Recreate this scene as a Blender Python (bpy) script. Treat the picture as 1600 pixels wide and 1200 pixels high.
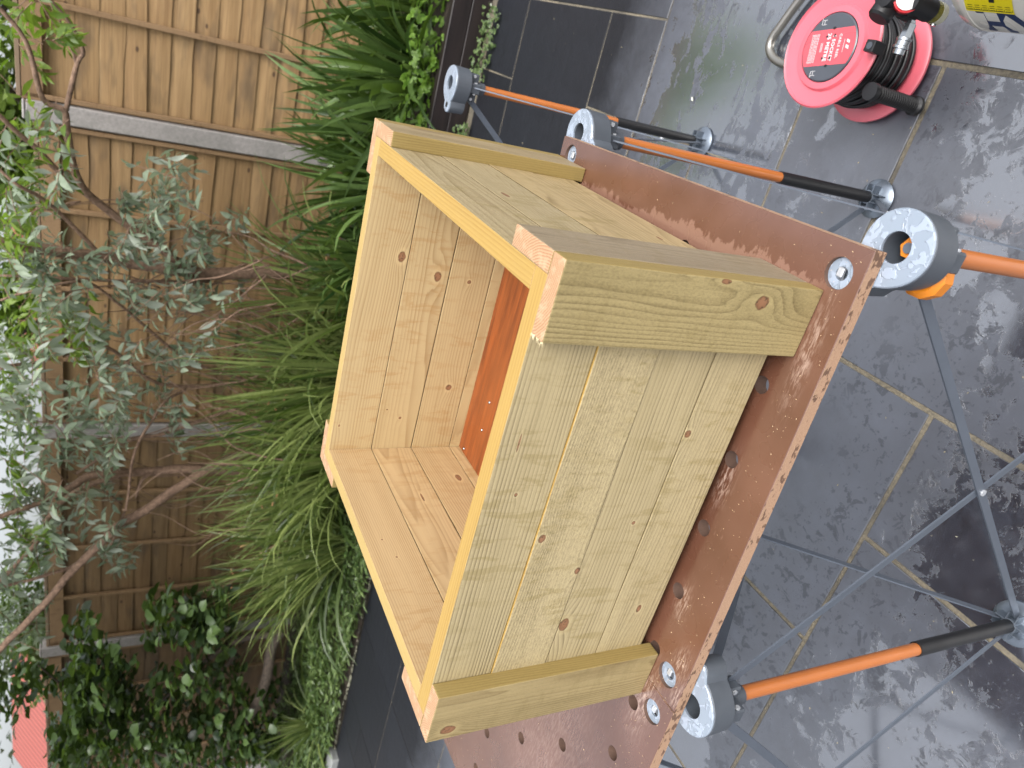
import bpy, bmesh, math, random
from mathutils import Vector, Matrix, noise as mnoise
R = math.radians
rnd = random.Random(7)
scene = bpy.context.scene
for o in list(bpy.data.objects): bpy.data.objects.remove(o)
C = scene.collection

# ---------------------------------------------------------------- camera (phone held sideways: world up points to picture left)
F_PX = 1131.7
CX = Vector((0.2447787, -0.4104579, -0.87841203))     # picture right, in the world
CY = Vector((-0.87653023, -0.4809509, -0.01951913))   # picture down
CZ = Vector((-0.41446128, 0.77473256, -0.47750529))   # view direction
CAM = Vector((0.16546, -0.50734, 0.62941))
cd = bpy.data.cameras.new('camera'); cam = bpy.data.objects.new('camera', cd); C.objects.link(cam)
M = Matrix.Identity(4)
for i in range(3):
    M[i][0] = CX[i]; M[i][1] = -CY[i]; M[i][2] = -CZ[i]; M[i][3] = CAM[i]
cam.matrix_world = M
cd.sensor_width = 36; cd.sensor_fit = 'HORIZONTAL'; cd.lens = F_PX / 1600 * 36
cd.clip_start = 0.02; cd.clip_end = 500
cd.dof.use_dof = True; cd.dof.focus_distance = 0.92; cd.dof.aperture_fstop = 8.5
scene.camera = cam

# ---------------------------------------------------------------- world, sun, exposure
SUN_EL, SUN_AZ = 56, 135      # soft overcast light from high behind the photographer's right shoulder
w = bpy.data.worlds.new('World'); scene.world = w; w.use_nodes = True
nt = w.node_tree; nt.nodes.clear()
sky = nt.nodes.new('ShaderNodeTexSky'); sky.sky_type = 'NISHITA'; sky.sun_disc = False
sky.sun_elevation = R(SUN_EL); sky.sun_rotation = R(SUN_AZ); sky.dust_density = 4; sky.air_density = 1.0; sky.ozone_density = 1
hs = nt.nodes.new('ShaderNodeHueSaturation'); hs.inputs['Saturation'].default_value = 0.28; hs.inputs['Value'].default_value = 1.0
bg = nt.nodes.new('ShaderNodeBackground'); bg.inputs['Strength'].default_value = 0.15
wo = nt.nodes.new('ShaderNodeOutputWorld')
# overcast cloud cover: brighter overhead than at the horizon
tcw = nt.nodes.new('ShaderNodeTexCoord'); sxyz = nt.nodes.new('ShaderNodeSeparateXYZ'); nt.links.new(tcw.outputs['Generated'], sxyz.inputs[0])
ovr = nt.nodes.new('ShaderNodeMapRange'); nt.links.new(sxyz.outputs[2], ovr.inputs[0]); ovr.inputs[1].default_value = 0; ovr.inputs[2].default_value = 1; ovr.inputs[3].default_value = .75; ovr.inputs[4].default_value = 2.1
vm = nt.nodes.new('ShaderNodeVectorMath'); vm.operation = 'SCALE'; nt.links.new(hs.outputs[0], vm.inputs[0]); nt.links.new(ovr.outputs[0], vm.inputs['Scale'])
nt.links.new(sky.outputs[0], hs.inputs['Color']); nt.links.new(vm.outputs[0], bg.inputs['Color']); nt.links.new(bg.outputs[0], wo.inputs['Surface'])
sd = bpy.data.lights.new('sun', 'SUN'); sd.energy = 1.0; sd.angle = R(45); sd.color = (1, .985, .96)
so = bpy.data.objects.new('sun', sd); C.objects.link(so)
so.rotation_euler = (R(90 - SUN_EL), 0, R(180 - SUN_AZ)); so.location = (0, 0, 6)
scene.view_settings.view_transform = 'Standard'; scene.view_settings.look = 'None'
scene.view_settings.exposure = 0.75; scene.view_settings.gamma = 1
scene.render.resolution_x = 1024; scene.render.resolution_y = 768
scene.render.engine = 'CYCLES'
scene.cycles.max_bounces = 8

ZG = -0.78          # patio level; z = 0 is the bench top
def ray(u, v): return CX * ((u - 800) / F_PX) + CY * ((v - 600) / F_PX) + CZ
def atz(u, v, z):
    d = ray(u, v); return CAM + d * ((z - CAM.z) / d.z)
def aty(u, v, y):
    d = ray(u, v); return CAM + d * ((y - CAM.y) / d.y)

# ---------------------------------------------------------------- node helpers
def lin(c):
    return tuple(((x / 255) / 12.92 if x / 255 <= .04045 else ((x / 255 + .055) / 1.055) ** 2.4) for x in c) + (1,)
ALB = .68    # picture values of sunlit surfaces -> base colours
def col(c): return tuple(v * ALB for v in lin(c)[:3]) + (1,) if max(c) > 1 else tuple(c) + (1,)
def isock(v): return hasattr(v, 'is_linked')
def nd(nt, typ, ins=None, out=0, **props):
    n = nt.nodes.new(typ)
    for k, v in props.items(): setattr(n, k, v)
    for k, v in (ins or {}).items():
        s = n.inputs[k]
        if isock(v): nt.links.new(v, s)
        else: s.default_value = v
    return n.outputs[out]
def mth(nt, op, a, b=0.0, c=None, clamp=False):
    ins = {0: a, 1: b}
    if c is not None: ins[2] = c
    return nd(nt, 'ShaderNodeMath', ins, operation=op, use_clamp=clamp)
def mix(nt, f, a, b, bt='MIX'):
    a = col(a) if not isock(a) else a; b = col(b) if not isock(b) else b
    return nd(nt, 'ShaderNodeMix', {0: f, 6: a, 7: b}, out=2, data_type='RGBA', blend_type=bt)
def noise(nt, vec, scale, detail=3, rough=.55, dist=0.0, col_=False):
    return nd(nt, 'ShaderNodeTexNoise', {'Vector': vec, 'Scale': scale, 'Detail': detail, 'Roughness': rough, 'Distortion': dist}, out=1 if col_ else 0)
def vsc(nt, vec, s, loc=(0, 0, 0), rot=(0, 0, 0)):
    return nd(nt, 'ShaderNodeMapping', {'Vector': vec, 'Scale': s, 'Location': loc, 'Rotation': rot})
def mr(nt, v, a, b, c=0.0, d=1.0, smooth=False):
    return nd(nt, 'ShaderNodeMapRange', {0: v, 1: a, 2: b, 3: c, 4: d}, interpolation_type='SMOOTHSTEP' if smooth else 'LINEAR')
def objc(nt): return nd(nt, 'ShaderNodeTexCoord', out=3)
def newmat(name):
    m = bpy.data.materials.new(name); m.use_nodes = True; m.node_tree.nodes.clear(); return m, m.node_tree
def finish(nt, base, rough=.5, bump=None, bstr=.3, bdist=.002, **kw):
    b = nt.nodes.new('ShaderNodeBsdfPrincipled')
    def st(k, v):
        if isock(v): nt.links.new(v, b.inputs[k])
        else: b.inputs[k].default_value = v
    st('Base Color', base if isock(base) else col(base)); st('Roughness', rough)
    for k, v in kw.items(): st(k.replace('_', ' '), v)
    if bump is not None:
        nt.links.new(nd(nt, 'ShaderNodeBump', {'Height': bump, 'Strength': bstr, 'Distance': bdist}), b.inputs['Normal'])
    o = nt.nodes.new('ShaderNodeOutputMaterial'); nt.links.new(b.outputs[0], o.inputs['Surface']); return b
def plain(name, c, rough=.5, var=.15, scale=40, bstr=.1, **kw):
    m, nt = newmat(name); v = objc(nt)
    n = noise(nt, v, scale, 4); n2 = noise(nt, v, scale * .15, 3)
    f = mth(nt, 'ADD', mth(nt, 'MULTIPLY', n, .5), mth(nt, 'MULTIPLY', n2, .5))
    c0 = col(c); lo = tuple(x * (1 - var) for x in c0[:3]); hi = tuple(min(1, x * (1 + var)) for x in c0[:3])
    finish(nt, mix(nt, mr(nt, f, .3, .7), lo, hi), mr(nt, n2, .3, .7, rough * .8, min(1, rough * 1.2)), n, bstr, .001, **kw)
    return m

# ---------------------------------------------------------------- object helpers
def link(name, me, mats, parent=None, mw=None):
    o = bpy.data.objects.new(name, me); C.objects.link(o)
    for m in (mats if isinstance(mats, (list, tuple)) else [mats]): me.materials.append(m)
    if parent is not None: o.parent = parent
    if mw is not None: o.matrix_local = mw
    return o
def thing(name, label, cat, loc=(0, 0, 0), rz=0, group=None):
    o = bpy.data.objects.new(name, None); C.objects.link(o); o.location = loc; o.rotation_euler = (0, 0, rz)
    o.empty_display_size = .05
    o['label'] = label; o['category'] = cat
    if group: o['group'] = group
    return o
def tag(o, label, cat, group=None):
    o['label'] = label; o['category'] = cat
    if group: o['group'] = group
    return o
def struct(o): o['kind'] = 'structure'; return o
def bm2o(name, bm, mats, parent=None, mw=None, smooth=False, sharp=None):
    me = bpy.data.meshes.new(name); bm.normal_update(); bm.to_mesh(me); bm.free()
    if smooth:
        me.shade_smooth()
        if sharp: me.set_sharp_from_angle(angle=R(sharp))
    return link(name, me, mats, parent, mw)
def pyd(name, vs, fs, mats, parent=None, mw=None, smooth=False, mi=None):
    me = bpy.data.meshes.new(name); me.from_pydata([tuple(v) for v in vs], [], fs)
    if mi: me.polygons.foreach_set('material_index', mi)
    if smooth: me.shade_smooth()
    me.update(); return link(name, me, mats, parent, mw)
def add_box(bm, x0, x1, y0, y1, z0, z1, bev=0.0, seg=1):
    g = bmesh.ops.create_cube(bm, size=1)['verts']
    for v in g: v.co = Vector(((x0 + x1) / 2 + v.co.x * (x1 - x0), (y0 + y1) / 2 + v.co.y * (y1 - y0), (z0 + z1) / 2 + v.co.z * (z1 - z0)))
    if bev > 0:
        es = list({e for v in g for e in v.link_edges})
        bmesh.ops.bevel(bm, geom=es, offset=bev, segments=seg, profile=.6, affect='EDGES')
def frame_from(d):
    d = d.normalized(); a = Vector((0, 0, 1)) if abs(d.z) < .9 else Vector((1, 0, 0))
    x = d.cross(a).normalized(); return x, d.cross(x).normalized(), d
def add_lathe(bm, prof, origin=(0, 0, 0), axis=(0, 0, 1), n=32, close=True):
    """prof: list of (r, h)"""
    x, y, d = frame_from(Vector(axis)); o = Vector(origin); rings = []
    for r, h in prof:
        if r < 1e-6: rings.append([bm.verts.new(o + d * h)])
        else: rings.append([bm.verts.new(o + d * h + (x * math.cos(t) + y * math.sin(t)) * r) for t in [2 * math.pi * k / n for k in range(n)]])
    for a, b in zip(rings, rings[1:]):
        for k in range(n):
            k2 = (k + 1) % n
            if len(a) == 1 and len(b) == 1: continue
            if len(a) == 1: bm.faces.new((a[0], b[k2], b[k]))
            elif len(b) == 1: bm.faces.new((a[k], a[k2], b[0]))
            else: bm.faces.new((a[k], a[k2], b[k2], b[k]))
    if close:
        if len(rings[0]) > 1: bm.faces.new(rings[0][::-1])
        if len(rings[-1]) > 1: bm.faces.new(rings[-1])
    bmesh.ops.recalc_face_normals(bm, faces=bm.faces)
def add_tube(bm, pts, rad, n=8, cap=True):
    pts = [Vector(p) for p in pts]; rad = rad if isinstance(rad, (list, tuple)) else [rad] * len(pts); rings = []; px = None
    for i, p in enumerate(pts):
        d = (pts[min(i + 1, len(pts) - 1)] - pts[max(i - 1, 0)]).normalized()
        if px is None: x, y, _ = frame_from(d)
        else:
            x = (px - d * px.dot(d)).normalized(); y = d.cross(x)
        px = x
        rings.append([bm.verts.new(p + (x * math.cos(t) + y * math.sin(t)) * rad[i]) for t in [2 * math.pi * k / n for k in range(n)]])
    for a, b in zip(rings, rings[1:]):
        for k in range(n): bm.faces.new((a[k], a[(k + 1) % n], b[(k + 1) % n], b[k]))
    if cap: bm.faces.new(rings[0][::-1]); bm.faces.new(rings[-1])
def smooth_path(pts, per=6):
    pts = [Vector(p) for p in pts]; out = []
    for i in range(len(pts) - 1):
        p0 = pts[max(i - 1, 0)]; p1 = pts[i]; p2 = pts[i + 1]; p3 = pts[min(i + 2, len(pts) - 1)]
        for k in range(per):
            t = k / per
            out.append(.5 * ((2 * p1) + (p2 - p0) * t + (2 * p0 - 5 * p1 + 4 * p2 - p3) * t * t + (3 * p1 - p0 - 3 * p2 + p3) * t ** 3))
    out.append(pts[-1]); return out

# ---------------------------------------------------------------- wood
def wood(name, light, dark, seed=0, ringf=230, py=.0, pz=-.07, slope=.02, knots=(), stain=None, stain_amt=.5,
         rough=.6, bstr=.35, fib=.12, ring=.5, wav=.010, saw=0.0, blot=.25, cloud=.12):
    m, nt = newmat(name); P = objc(nt)
    sep = nt.nodes.new('ShaderNodeSeparateXYZ'); nt.links.new(P, sep.inputs[0]); x, y, z = sep.outputs
    Ps = vsc(nt, P, (1, 1, 1), loc=(seed * 1.37, seed * .71, seed * .53))
    n1 = mth(nt, 'SUBTRACT', noise(nt, vsc(nt, Ps, (2.2, 9, 9)), 1.0, 2), .5)
    n2 = mth(nt, 'SUBTRACT', noise(nt, vsc(nt, Ps, (6, 60, 60)), 1.0, 2), .5)
    dy = mth(nt, 'SUBTRACT', y, py); dz = mth(nt, 'SUBTRACT', z, pz)
    d = mth(nt, 'SQRT', mth(nt, 'ADD', mth(nt, 'MULTIPLY', dy, dy), mth(nt, 'MULTIPLY', dz, dz)))
    d = mth(nt, 'ADD', d, mth(nt, 'MULTIPLY', x, slope))
    d = mth(nt, 'ADD', d, mth(nt, 'MULTIPLY', n1, wav * 2)); d = mth(nt, 'ADD', d, mth(nt, 'MULTIPLY', n2, wav * .45))
    kmask = None; core = None; c_halo = []
    for (kx, ky, rx, ry) in knots:
        ax = mth(nt, 'SUBTRACT', x, kx); ay = mth(nt, 'SUBTRACT', y, ky)
        def q(sx, sy):
            a = mth(nt, 'DIVIDE', ax, sx); b = mth(nt, 'DIVIDE', ay, sy)
            return mth(nt, 'ADD', mth(nt, 'MULTIPLY', a, a), mth(nt, 'MULTIPLY', b, b))
        g = mth(nt, 'POWER', 2.718, mth(nt, 'MULTIPLY', q(rx * 3.6, ry * 1.9), -1.0))
        d = mth(nt, 'ADD', d, mth(nt, 'MULTIPLY', g, ry * 1.1))
        wob = mth(nt, 'MULTIPLY', mth(nt, 'SUBTRACT', noise(nt, Ps, 120, 2), .5), .9)
        k = mth(nt, 'ADD', q(rx, ry), wob)
        km = mr(nt, k, .55, .95, 1, 0, True); hl = mr(nt, k, 1.0, 3.2, .35, 0, True); c_halo.append(mth(nt, 'MULTIPLY', hl, mth(nt, 'SUBTRACT', 1.0, km))); cm = mr(nt, k, .0, .8, 1, 0, True)
        kmask = km if kmask is None else mth(nt, 'MAXIMUM', kmask, km)
        core = cm if core is None else mth(nt, 'MAXIMUM', core, cm)
    ph = mth(nt, 'MULTIPLY', d, ringf)
    fr = mth(nt, 'FRACT', ph)                                   # early wood rising to a thin dark late-wood line
    rg = mth(nt, 'MULTIPLY', mth(nt, 'POWER', fr, 2.4), mr(nt, fr, .88, 1.0, 1, 0, True))
    var = noise(nt, vsc(nt, Ps, (2.5, 45, 45)), 1.0, 3)
    rg = mth(nt, 'MULTIPLY', rg, mr(nt, var, .28, .72, .15, 1.35))
    fb = noise(nt, vsc(nt, Ps, (14, 700, 700)), 1.0, 3, .6)
    fb2 = noise(nt, vsc(nt, Ps, (45, 260, 260)), 1.0, 2, .6)
    cl = noise(nt, vsc(nt, Ps, (5, 16, 16)), 1.0, 3)
    c = mix(nt, mth(nt, 'MULTIPLY', rg, ring), light, dark)
    c = mix(nt, mr(nt, fb, .35, .75, 0, fib), c, tuple(v * .45 for v in col(dark)[:3]))
    c = mix(nt, mr(nt, cl, .35, .7, 0, cloud), c, tuple(min(1, v * 1.35) for v in col(light)[:3]))
    if stain:                                                   # treatment salts and handling marks, with shapes of their own
        s1 = noise(nt, vsc(nt, Ps, (85, 20, 20), loc=(3, 1, 2)), 1.0, 4, .6, .4)
        s2 = noise(nt, vsc(nt, Ps, (5, 4, 4), loc=(7, 1, 2)), 1.0, 2)
        sm = mth(nt, 'MULTIPLY', mr(nt, s1, .50, .64, 0, 1, True), mr(nt, s2, .38, .60, 0, 1, True))
        c = mix(nt, mth(nt, 'MULTIPLY', sm, stain_amt), c, stain)
        s3 = noise(nt, vsc(nt, Ps, (3, 26, 26), loc=(1, 5, 2)), 1.0, 3)
        c = mix(nt, mr(nt, s3, .5, .75, 0, blot), c, tuple(v * .62 for v in col(stain)[:3]))
    h = mth(nt, 'ADD', mth(nt, 'MULTIPLY', rg, .3), mth(nt, 'MULTIPLY', fb, .45))
    if saw > 0:
        sw = noise(nt, vsc(nt, Ps, (260, 420, 420), rot=(0, 0, .5)), 1.0, 4, .75)
        c = mix(nt, mr(nt, sw, .42, .72, 0, saw * .45), c, tuple(min(1, v * 1.5) for v in col(light)[:3]))
        c = mix(nt, mr(nt, sw, .5, .28, 0, saw * .35), c, tuple(v * .5 for v in col(dark)[:3]))
        h = mth(nt, 'ADD', h, mth(nt, 'MULTIPLY', sw, saw * 1.1))
    for hl in c_halo: c = mix(nt, hl, c, tuple(min(1, v * 1.3) for v in col(light)[:3]))
    if knots:
        kc = mix(nt, core, (118, 72, 46), (158, 106, 76))
        kc = mix(nt, mr(nt, noise(nt, Ps, 260, 2), .55, .68, 0, .8), kc, (32, 18, 12))
        halo = mth(nt, 'SUBTRACT', 1.0, kmask)
        c = mix(nt, mth(nt, 'MULTIPLY', kmask, .85), c, kc)
        h = mth(nt, 'MULTIPLY', h, halo)
    finish(nt, c, mr(nt, fb2, .3, .7, rough * .85, min(1, rough * 1.15)), h, bstr, .0012, Specular_IOR_Level=.4)
    return m

def board(name, L, Wd, T, mats, parent, X, Y, Z, loc, bev=.0013, taper=0.0):
    """X length, Y width, Z outward. mats = outer, inner, edge, end"""
    bm = bmesh.new(); add_box(bm, -L / 2, L / 2, -Wd / 2, Wd / 2, -T / 2, T / 2, bev, 2)
    bmesh.ops.subdivide_edges(bm, edges=[e for e in bm.edges if abs(e.verts[0].co.x - e.verts[1].co.x) > L * .8], cuts=14)
    sd = rnd.random() * 50
    for v in bm.verts:
        n = mnoise.noise(Vector((v.co.x * 5 + sd, 0, 0)))
        v.co.z += .0005 * n; v.co.y *= 1 + .006 * mnoise.noise(Vector((v.co.x * 4 + sd, 9, 0)))
        if taper: v.co.y += (v.co.x / L + .5) * taper * (1 if v.co.y < 0 else 0)
    bm.normal_update()
    for f in bm.faces:
        n = f.normal
        f.material_index = 3 if abs(n.x) > .8 else 0 if n.z > .8 else 1 if n.z < -.8 else 2
        if abs(n.x) <= .8 and abs(n.z) < .8 and abs(n.y) < .8: f.material_index = 2 if abs(n.x) < .3 else 3
    mw = Matrix.Identity(4)
    for i in range(3): mw[i][0] = X[i]; mw[i][1] = Y[i]; mw[i][2] = Z[i]; mw[i][3] = loc[i]
    return bm2o(name, bm, list(mats), parent, mw)

# ================================================================ PLANTER
L, W, H, T, PT = .5433, .5471, .312, .0212, .0227
ZF, PZB = .069, .0144
Vx, Vy, Vz = Vector((1, 0, 0)), Vector((0, 1, 0)), Vector((0, 0, 1))
GL, GD = (198, 180, 138), (78, 63, 34)       # treated green-grey outer faces
ST = (150, 132, 78)
IL, ID = (214, 190, 142), (158, 122, 76)       # warm planed inner faces
edge_y = wood('yellow_planed_edge', (190, 156, 84), (150, 108, 40), 3, ringf=260, py=.10, pz=-.1, ring=.75, fib=.15, bstr=.15, rough=.55, wav=.004)
edge_y2 = wood('pale_yellow_edge', (192, 164, 100), (160, 124, 62), 5, ringf=420, py=.10, pz=-.1, ring=.45, fib=.12, bstr=.15, rough=.55, wav=.004)
edge_o = wood('planed_edge_outer', (120, 104, 70), (92, 74, 42), 8, ringf=320, pz=-.2, ring=.5, rough=.6)
def endgrain(name, seed, py, pz):
    m, nt = newmat(name); P = vsc(nt, objc(nt), (1, 1, 1), loc=(0, seed * .01, 0))
    sep = nt.nodes.new('ShaderNodeSeparateXYZ'); nt.links.new(objc(nt), sep.inputs[0]); x, y, z = sep.outputs
    dy = mth(nt, 'SUBTRACT', y, py); dz = mth(nt, 'SUBTRACT', z, pz)
    d = mth(nt, 'SQRT', mth(nt, 'ADD', mth(nt, 'MULTIPLY', dy, dy), mth(nt, 'MULTIPLY', dz, dz)))
    d = mth(nt, 'ADD', d, mth(nt, 'MULTIPLY', noise(nt, P, 60, 2), .0035))
    rg = mth(nt, 'POWER', mth(nt, 'FRACT', mth(nt, 'MULTIPLY', d, 380)), 1.6)
    n = noise(nt, P, 90, 4, .6); n2 = noise(nt, P, 700, 2)
    c = mix(nt, mth(nt, 'MULTIPLY', rg, .8), (200, 166, 126), (152, 88, 52))
    c = mix(nt, mr(nt, n, .5, .62, 0, .5), c, (214, 188, 152))
    c = mix(nt, mr(nt, n2, .5, .8, 0, .35), c, (150, 96, 60))
    finish(nt, c, .75, mth(nt, 'ADD', n, n2), .35, .001)
    return m
ends = [endgrain('end_grain_%s' % a, i, py, pz) for i, (a, py, pz) in enumerate([('arched', .035, -.045), ('flat', -.02, -.05), ('tight', .05, .03), ('wide', -.06, .01)])]

planter = thing('wooden_planter', 'square pale pine planter box with double board corner posts, standing on the drilled bench top', 'planter box')
def loc_knots(lst, X, Y, Z, loc, hw, hl, thick):
    out = []
    for (u, v, rx, ry) in lst:
        d = ray(u, v); pl = loc + Z * thick / 2
        s = (pl - CAM).dot(Z) / d.dot(Z)
        p = CAM + d * s - loc; a, b = p.dot(X), p.dot(Y)
        if abs(a) < hl + .01 and abs(b) < hw + .004: out.append((a, b, rx, ry))
    return out
front_k = [(847, 842, .0065, .005), (881, 976, .011, .008), (1075, 678, .0055, .005), (990, 817, .003, .003), (998, 951, .007, .004), (806, 773, .0028, .0022), (811, 692, .012, .0011), (902, 892, .006, .004)]
back_k = [(628, 401, .010, .007), (684, 432, .010, .007), (733, 441, .004, .004), (701, 605, .007, .006), (625, 653, .003, .003), (530, 665, .003, .002), (605, 640, .002, .002)]
left_k = [(660, 777, .012, .0022), (716, 746, .010, .006), (597, 843, .002, .002), (620, 870, .002, .002)]
right_k = [(657, 273, .010, .004), (790, 304, .012, .004), (1030, 372, .008, .003)]
postA_k = [(1191, 474, .010, .0085), (1136, 440, .007, .003)]
postB_k = [(700, 1140, .011, .0075)]
ph = (H - PZB) / 4
for s in range(4):                    # front (y=0), right (x=0), back, left
    for k in range(4):
        zc = H - ph * (k + .5); wd = ph - (.0004, .0012, .0006, .0004)[k]
        off = (0, .0016, .0004, .0007)[k] if s == 0 else (0, .0005, .001, 0)[k]
        if s == 0: ln, X, Z, lc = L, Vx, -Vy, Vector((-L / 2, PT / 2 - off, zc))
        if s == 1: ln, X, Z, lc = W - 2 * PT - .0006, Vy, Vx, Vector((-PT / 2 + off, W / 2, zc))
        if s == 2: ln, X, Z, lc = L, -Vx, Vy, Vector((-L / 2, W - PT / 2, zc))
        if s == 3: ln, X, Z, lc = W - 2 * PT - .0006, -Vy, -Vx, Vector((-L + PT / 2, W / 2, zc))
        Y = Z.cross(X)
        ok = loc_knots({0: front_k, 1: right_k}.get(s, []), X, Y, Z, lc, wd / 2, ln / 2, PT)
        ik = loc_knots({2: back_k, 3: left_k}.get(s, []), X, Y, Z, lc, wd / 2, ln / 2, -PT)
        sd = s * 4 + k
        saw = (.15, .75, .12, .35)[k] if s == 0 else (.5, .25, .1, .2)[k]
        pz = (-.05, -.07, -.05, -.06)[k]; pyy = (.13, -.09, .10, -.10)[k]
        if s == 1: pyy, pz = (.0, -.05, .02, -.03)[k], (-.035, -.06, -.08, -.05)[k]
        gl = GL if s != 1 else (188, 170, 132)
        if s == 1 and k > 1: gl = (196, 172, 128)
        mo = wood('plank_outer', gl, GD if s != 1 else (128, 106, 66), sd + 10, ringf=(240, 330, 250, 220)[k], py=pyy, pz=pz, slope=(.004, .02, .012, .02)[k] * (1 if s == 0 else 2), knots=ok,
                  stain=ST, stain_amt=.45, saw=saw, ring=(.95, .6, .8, .8)[k], bstr=.5, wav=(.007, .012, .010, .012)[k])
        # inner faces seen over the rim
        mi = wood('plank_inner', IL if s != 3 else (220, 190, 142), ID if s != 3 else (154, 116, 72), sd + 40, ringf=(250, 250, 240, 250)[k] if s != 3 else (330, 250, 260, 260)[k],
                  py=(.10, -.035, -.08, .03)[k] if s != 3 else (.14, .012, -.07, .0)[k], pz=(.06, .05, .05, .08)[k] if s != 3 else (.05, .035, .05, .05)[k],
                  slope=.014 if s != 3 else (.003, .03, .03, .02)[k], knots=ik, ring=.85, rough=.55, bstr=.22, stain=(186, 140, 80), stain_amt=.35, blot=.15, fib=.1, wav=.008)
        board('side_plank', ln, wd, PT, (mo, mi, (edge_y if s in (1, 0) else edge_y2) if k == 0 or (s == 0 and k == 1) else edge_o, ends[sd % 4]), planter, X, Y, Z, lc,
              bev=.0008 if k == 0 else .0014)
# corner boards
PW = dict(A=.076, SA=.0751, B=.0732, SB=.0743, D=.0774, SC=.0728, SD=.0735, C=.0773)
def post(axis_n, center, width, knots, seed, gl, gd, taper=0, saw=.5, hh=H, edge=None, end=0):
    X, Z = Vz, axis_n; Y = Z.cross(X); lc = Vector(center)
    ks = loc_knots(knots, X, Y, Z, lc, width / 2, hh / 2, T)
    mo = wood('corner_board_face', gl, gd, seed, ringf=330, py=-.030, pz=-.045, slope=.012, knots=ks, stain=(128, 110, 62), stain_amt=.22, saw=saw, ring=.8, bstr=.55, blot=.35)
    me_ = edge or wood('corner_board_edge', (168, 146, 88), (120, 94, 46), seed + 2, ringf=300, pz=-.15, ring=.7, saw=.2, bstr=.4)
    return board('corner_board', hh, width, T, (mo, mo, me_, ends[end]), planter, X, Y, Z, lc, bev=.0016, taper=taper)
GR = (176, 156, 122); GRD = (112, 92, 62)
post(-Vy, (T - PW['A'] / 2, -T / 2, H / 2), PW['A'], postA_k, 61, (176, 158, 110), (92, 74, 38), taper=0, saw=.6, end=1)
post(Vx, (T / 2, PW['SA'] / 2 + .0003, H / 2), PW['SA'] - .0006, [], 63, (164, 148, 122), (106, 88, 66), saw=.3, end=0)
post(-Vy, (-L - T + PW['B'] / 2, -T / 2, H / 2), PW['B'], postB_k, 65, (178, 158, 112), (112, 88, 48), saw=.25, end=2)
post(-Vx, (-L - T / 2, PW['SB'] / 2 + .0003, H / 2), PW['SB'] - .0006, [], 67, GR, GRD, end=1)
post(Vy, (T - PW['C'] / 2, W + T / 2, H / 2), PW['C'], [], 69, GR, GRD, end=3)
post(Vx, (T / 2, W - PW['SC'] / 2 - .0003, H / 2), PW['SC'] - .0006, [], 71, (180, 160, 124), (122, 98, 66), saw=.3, end=0)
post(Vy, (-L - T + PW['D'] / 2, W + T / 2, H / 2), PW['D'], [], 73, GR, GRD, end=2)
post(-Vx, (-L - T / 2, W - PW['SD'] / 2 - .0003, H / 2), PW['SD'] - .0006, [], 75, GR, GRD, end=3)
# stained ply floor
m, nt = newmat('orange_stained_floor'); P = objc(nt)
a = noise(nt, vsc(nt, P, (7, 110, 110)), 1.0, 4, .7); b = noise(nt, vsc(nt, P, (4, 18, 18)), 1, 3)
c = mix(nt, mr(nt, a, .38, .62), (164, 82, 34), (100, 40, 14)); c = mix(nt, mr(nt, b, .35, .7, 0, .6), c, (164, 90, 42))
finish(nt, c, .32, a, .15, .001, Coat_Weight=.3, Coat_Roughness=.2)
bm = bmesh.new(); add_box(bm, -L + PT + .0005, -PT - .0005, PT + .0005, W - PT - .0005, ZF - .018, ZF)
bm2o('floor_panel', bm, m, planter)
steel = plain('bright_steel', (190, 192, 196), .25, .1, Metallic=.9)
for (u, v) in ((765, 629), (753, 672), (725, 701)):
    p = atz(u, v, ZF); bm = bmesh.new(); add_lathe(bm, [(0, .0022), (.0014, .002), (.0026, .0008), (.0028, 0)], (p.x, p.y, ZF), n=12)
    bm2o('screw', bm, steel, planter, smooth=True)
# splintered fibres at the cut end of the near corner board
bm = bmesh.new()
for k in range(26):
    x0 = T - PW['A'] + rnd.random() * .003; y0 = -T * rnd.random(); p = Vector((x0, y0, H - .0008))
    q = p + Vector((-.002 - rnd.random() * .0045, -rnd.random() * .002, -rnd.random() * .003 + .001))
    add_tube(bm, [p, (p + q) / 2 + Vector((0, 0, .0006)), q], [.0005, .0003, .0001], 4)
bm2o('splinter', bm, plain('pale_splinter', (240, 222, 176), .7), planter)

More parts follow.
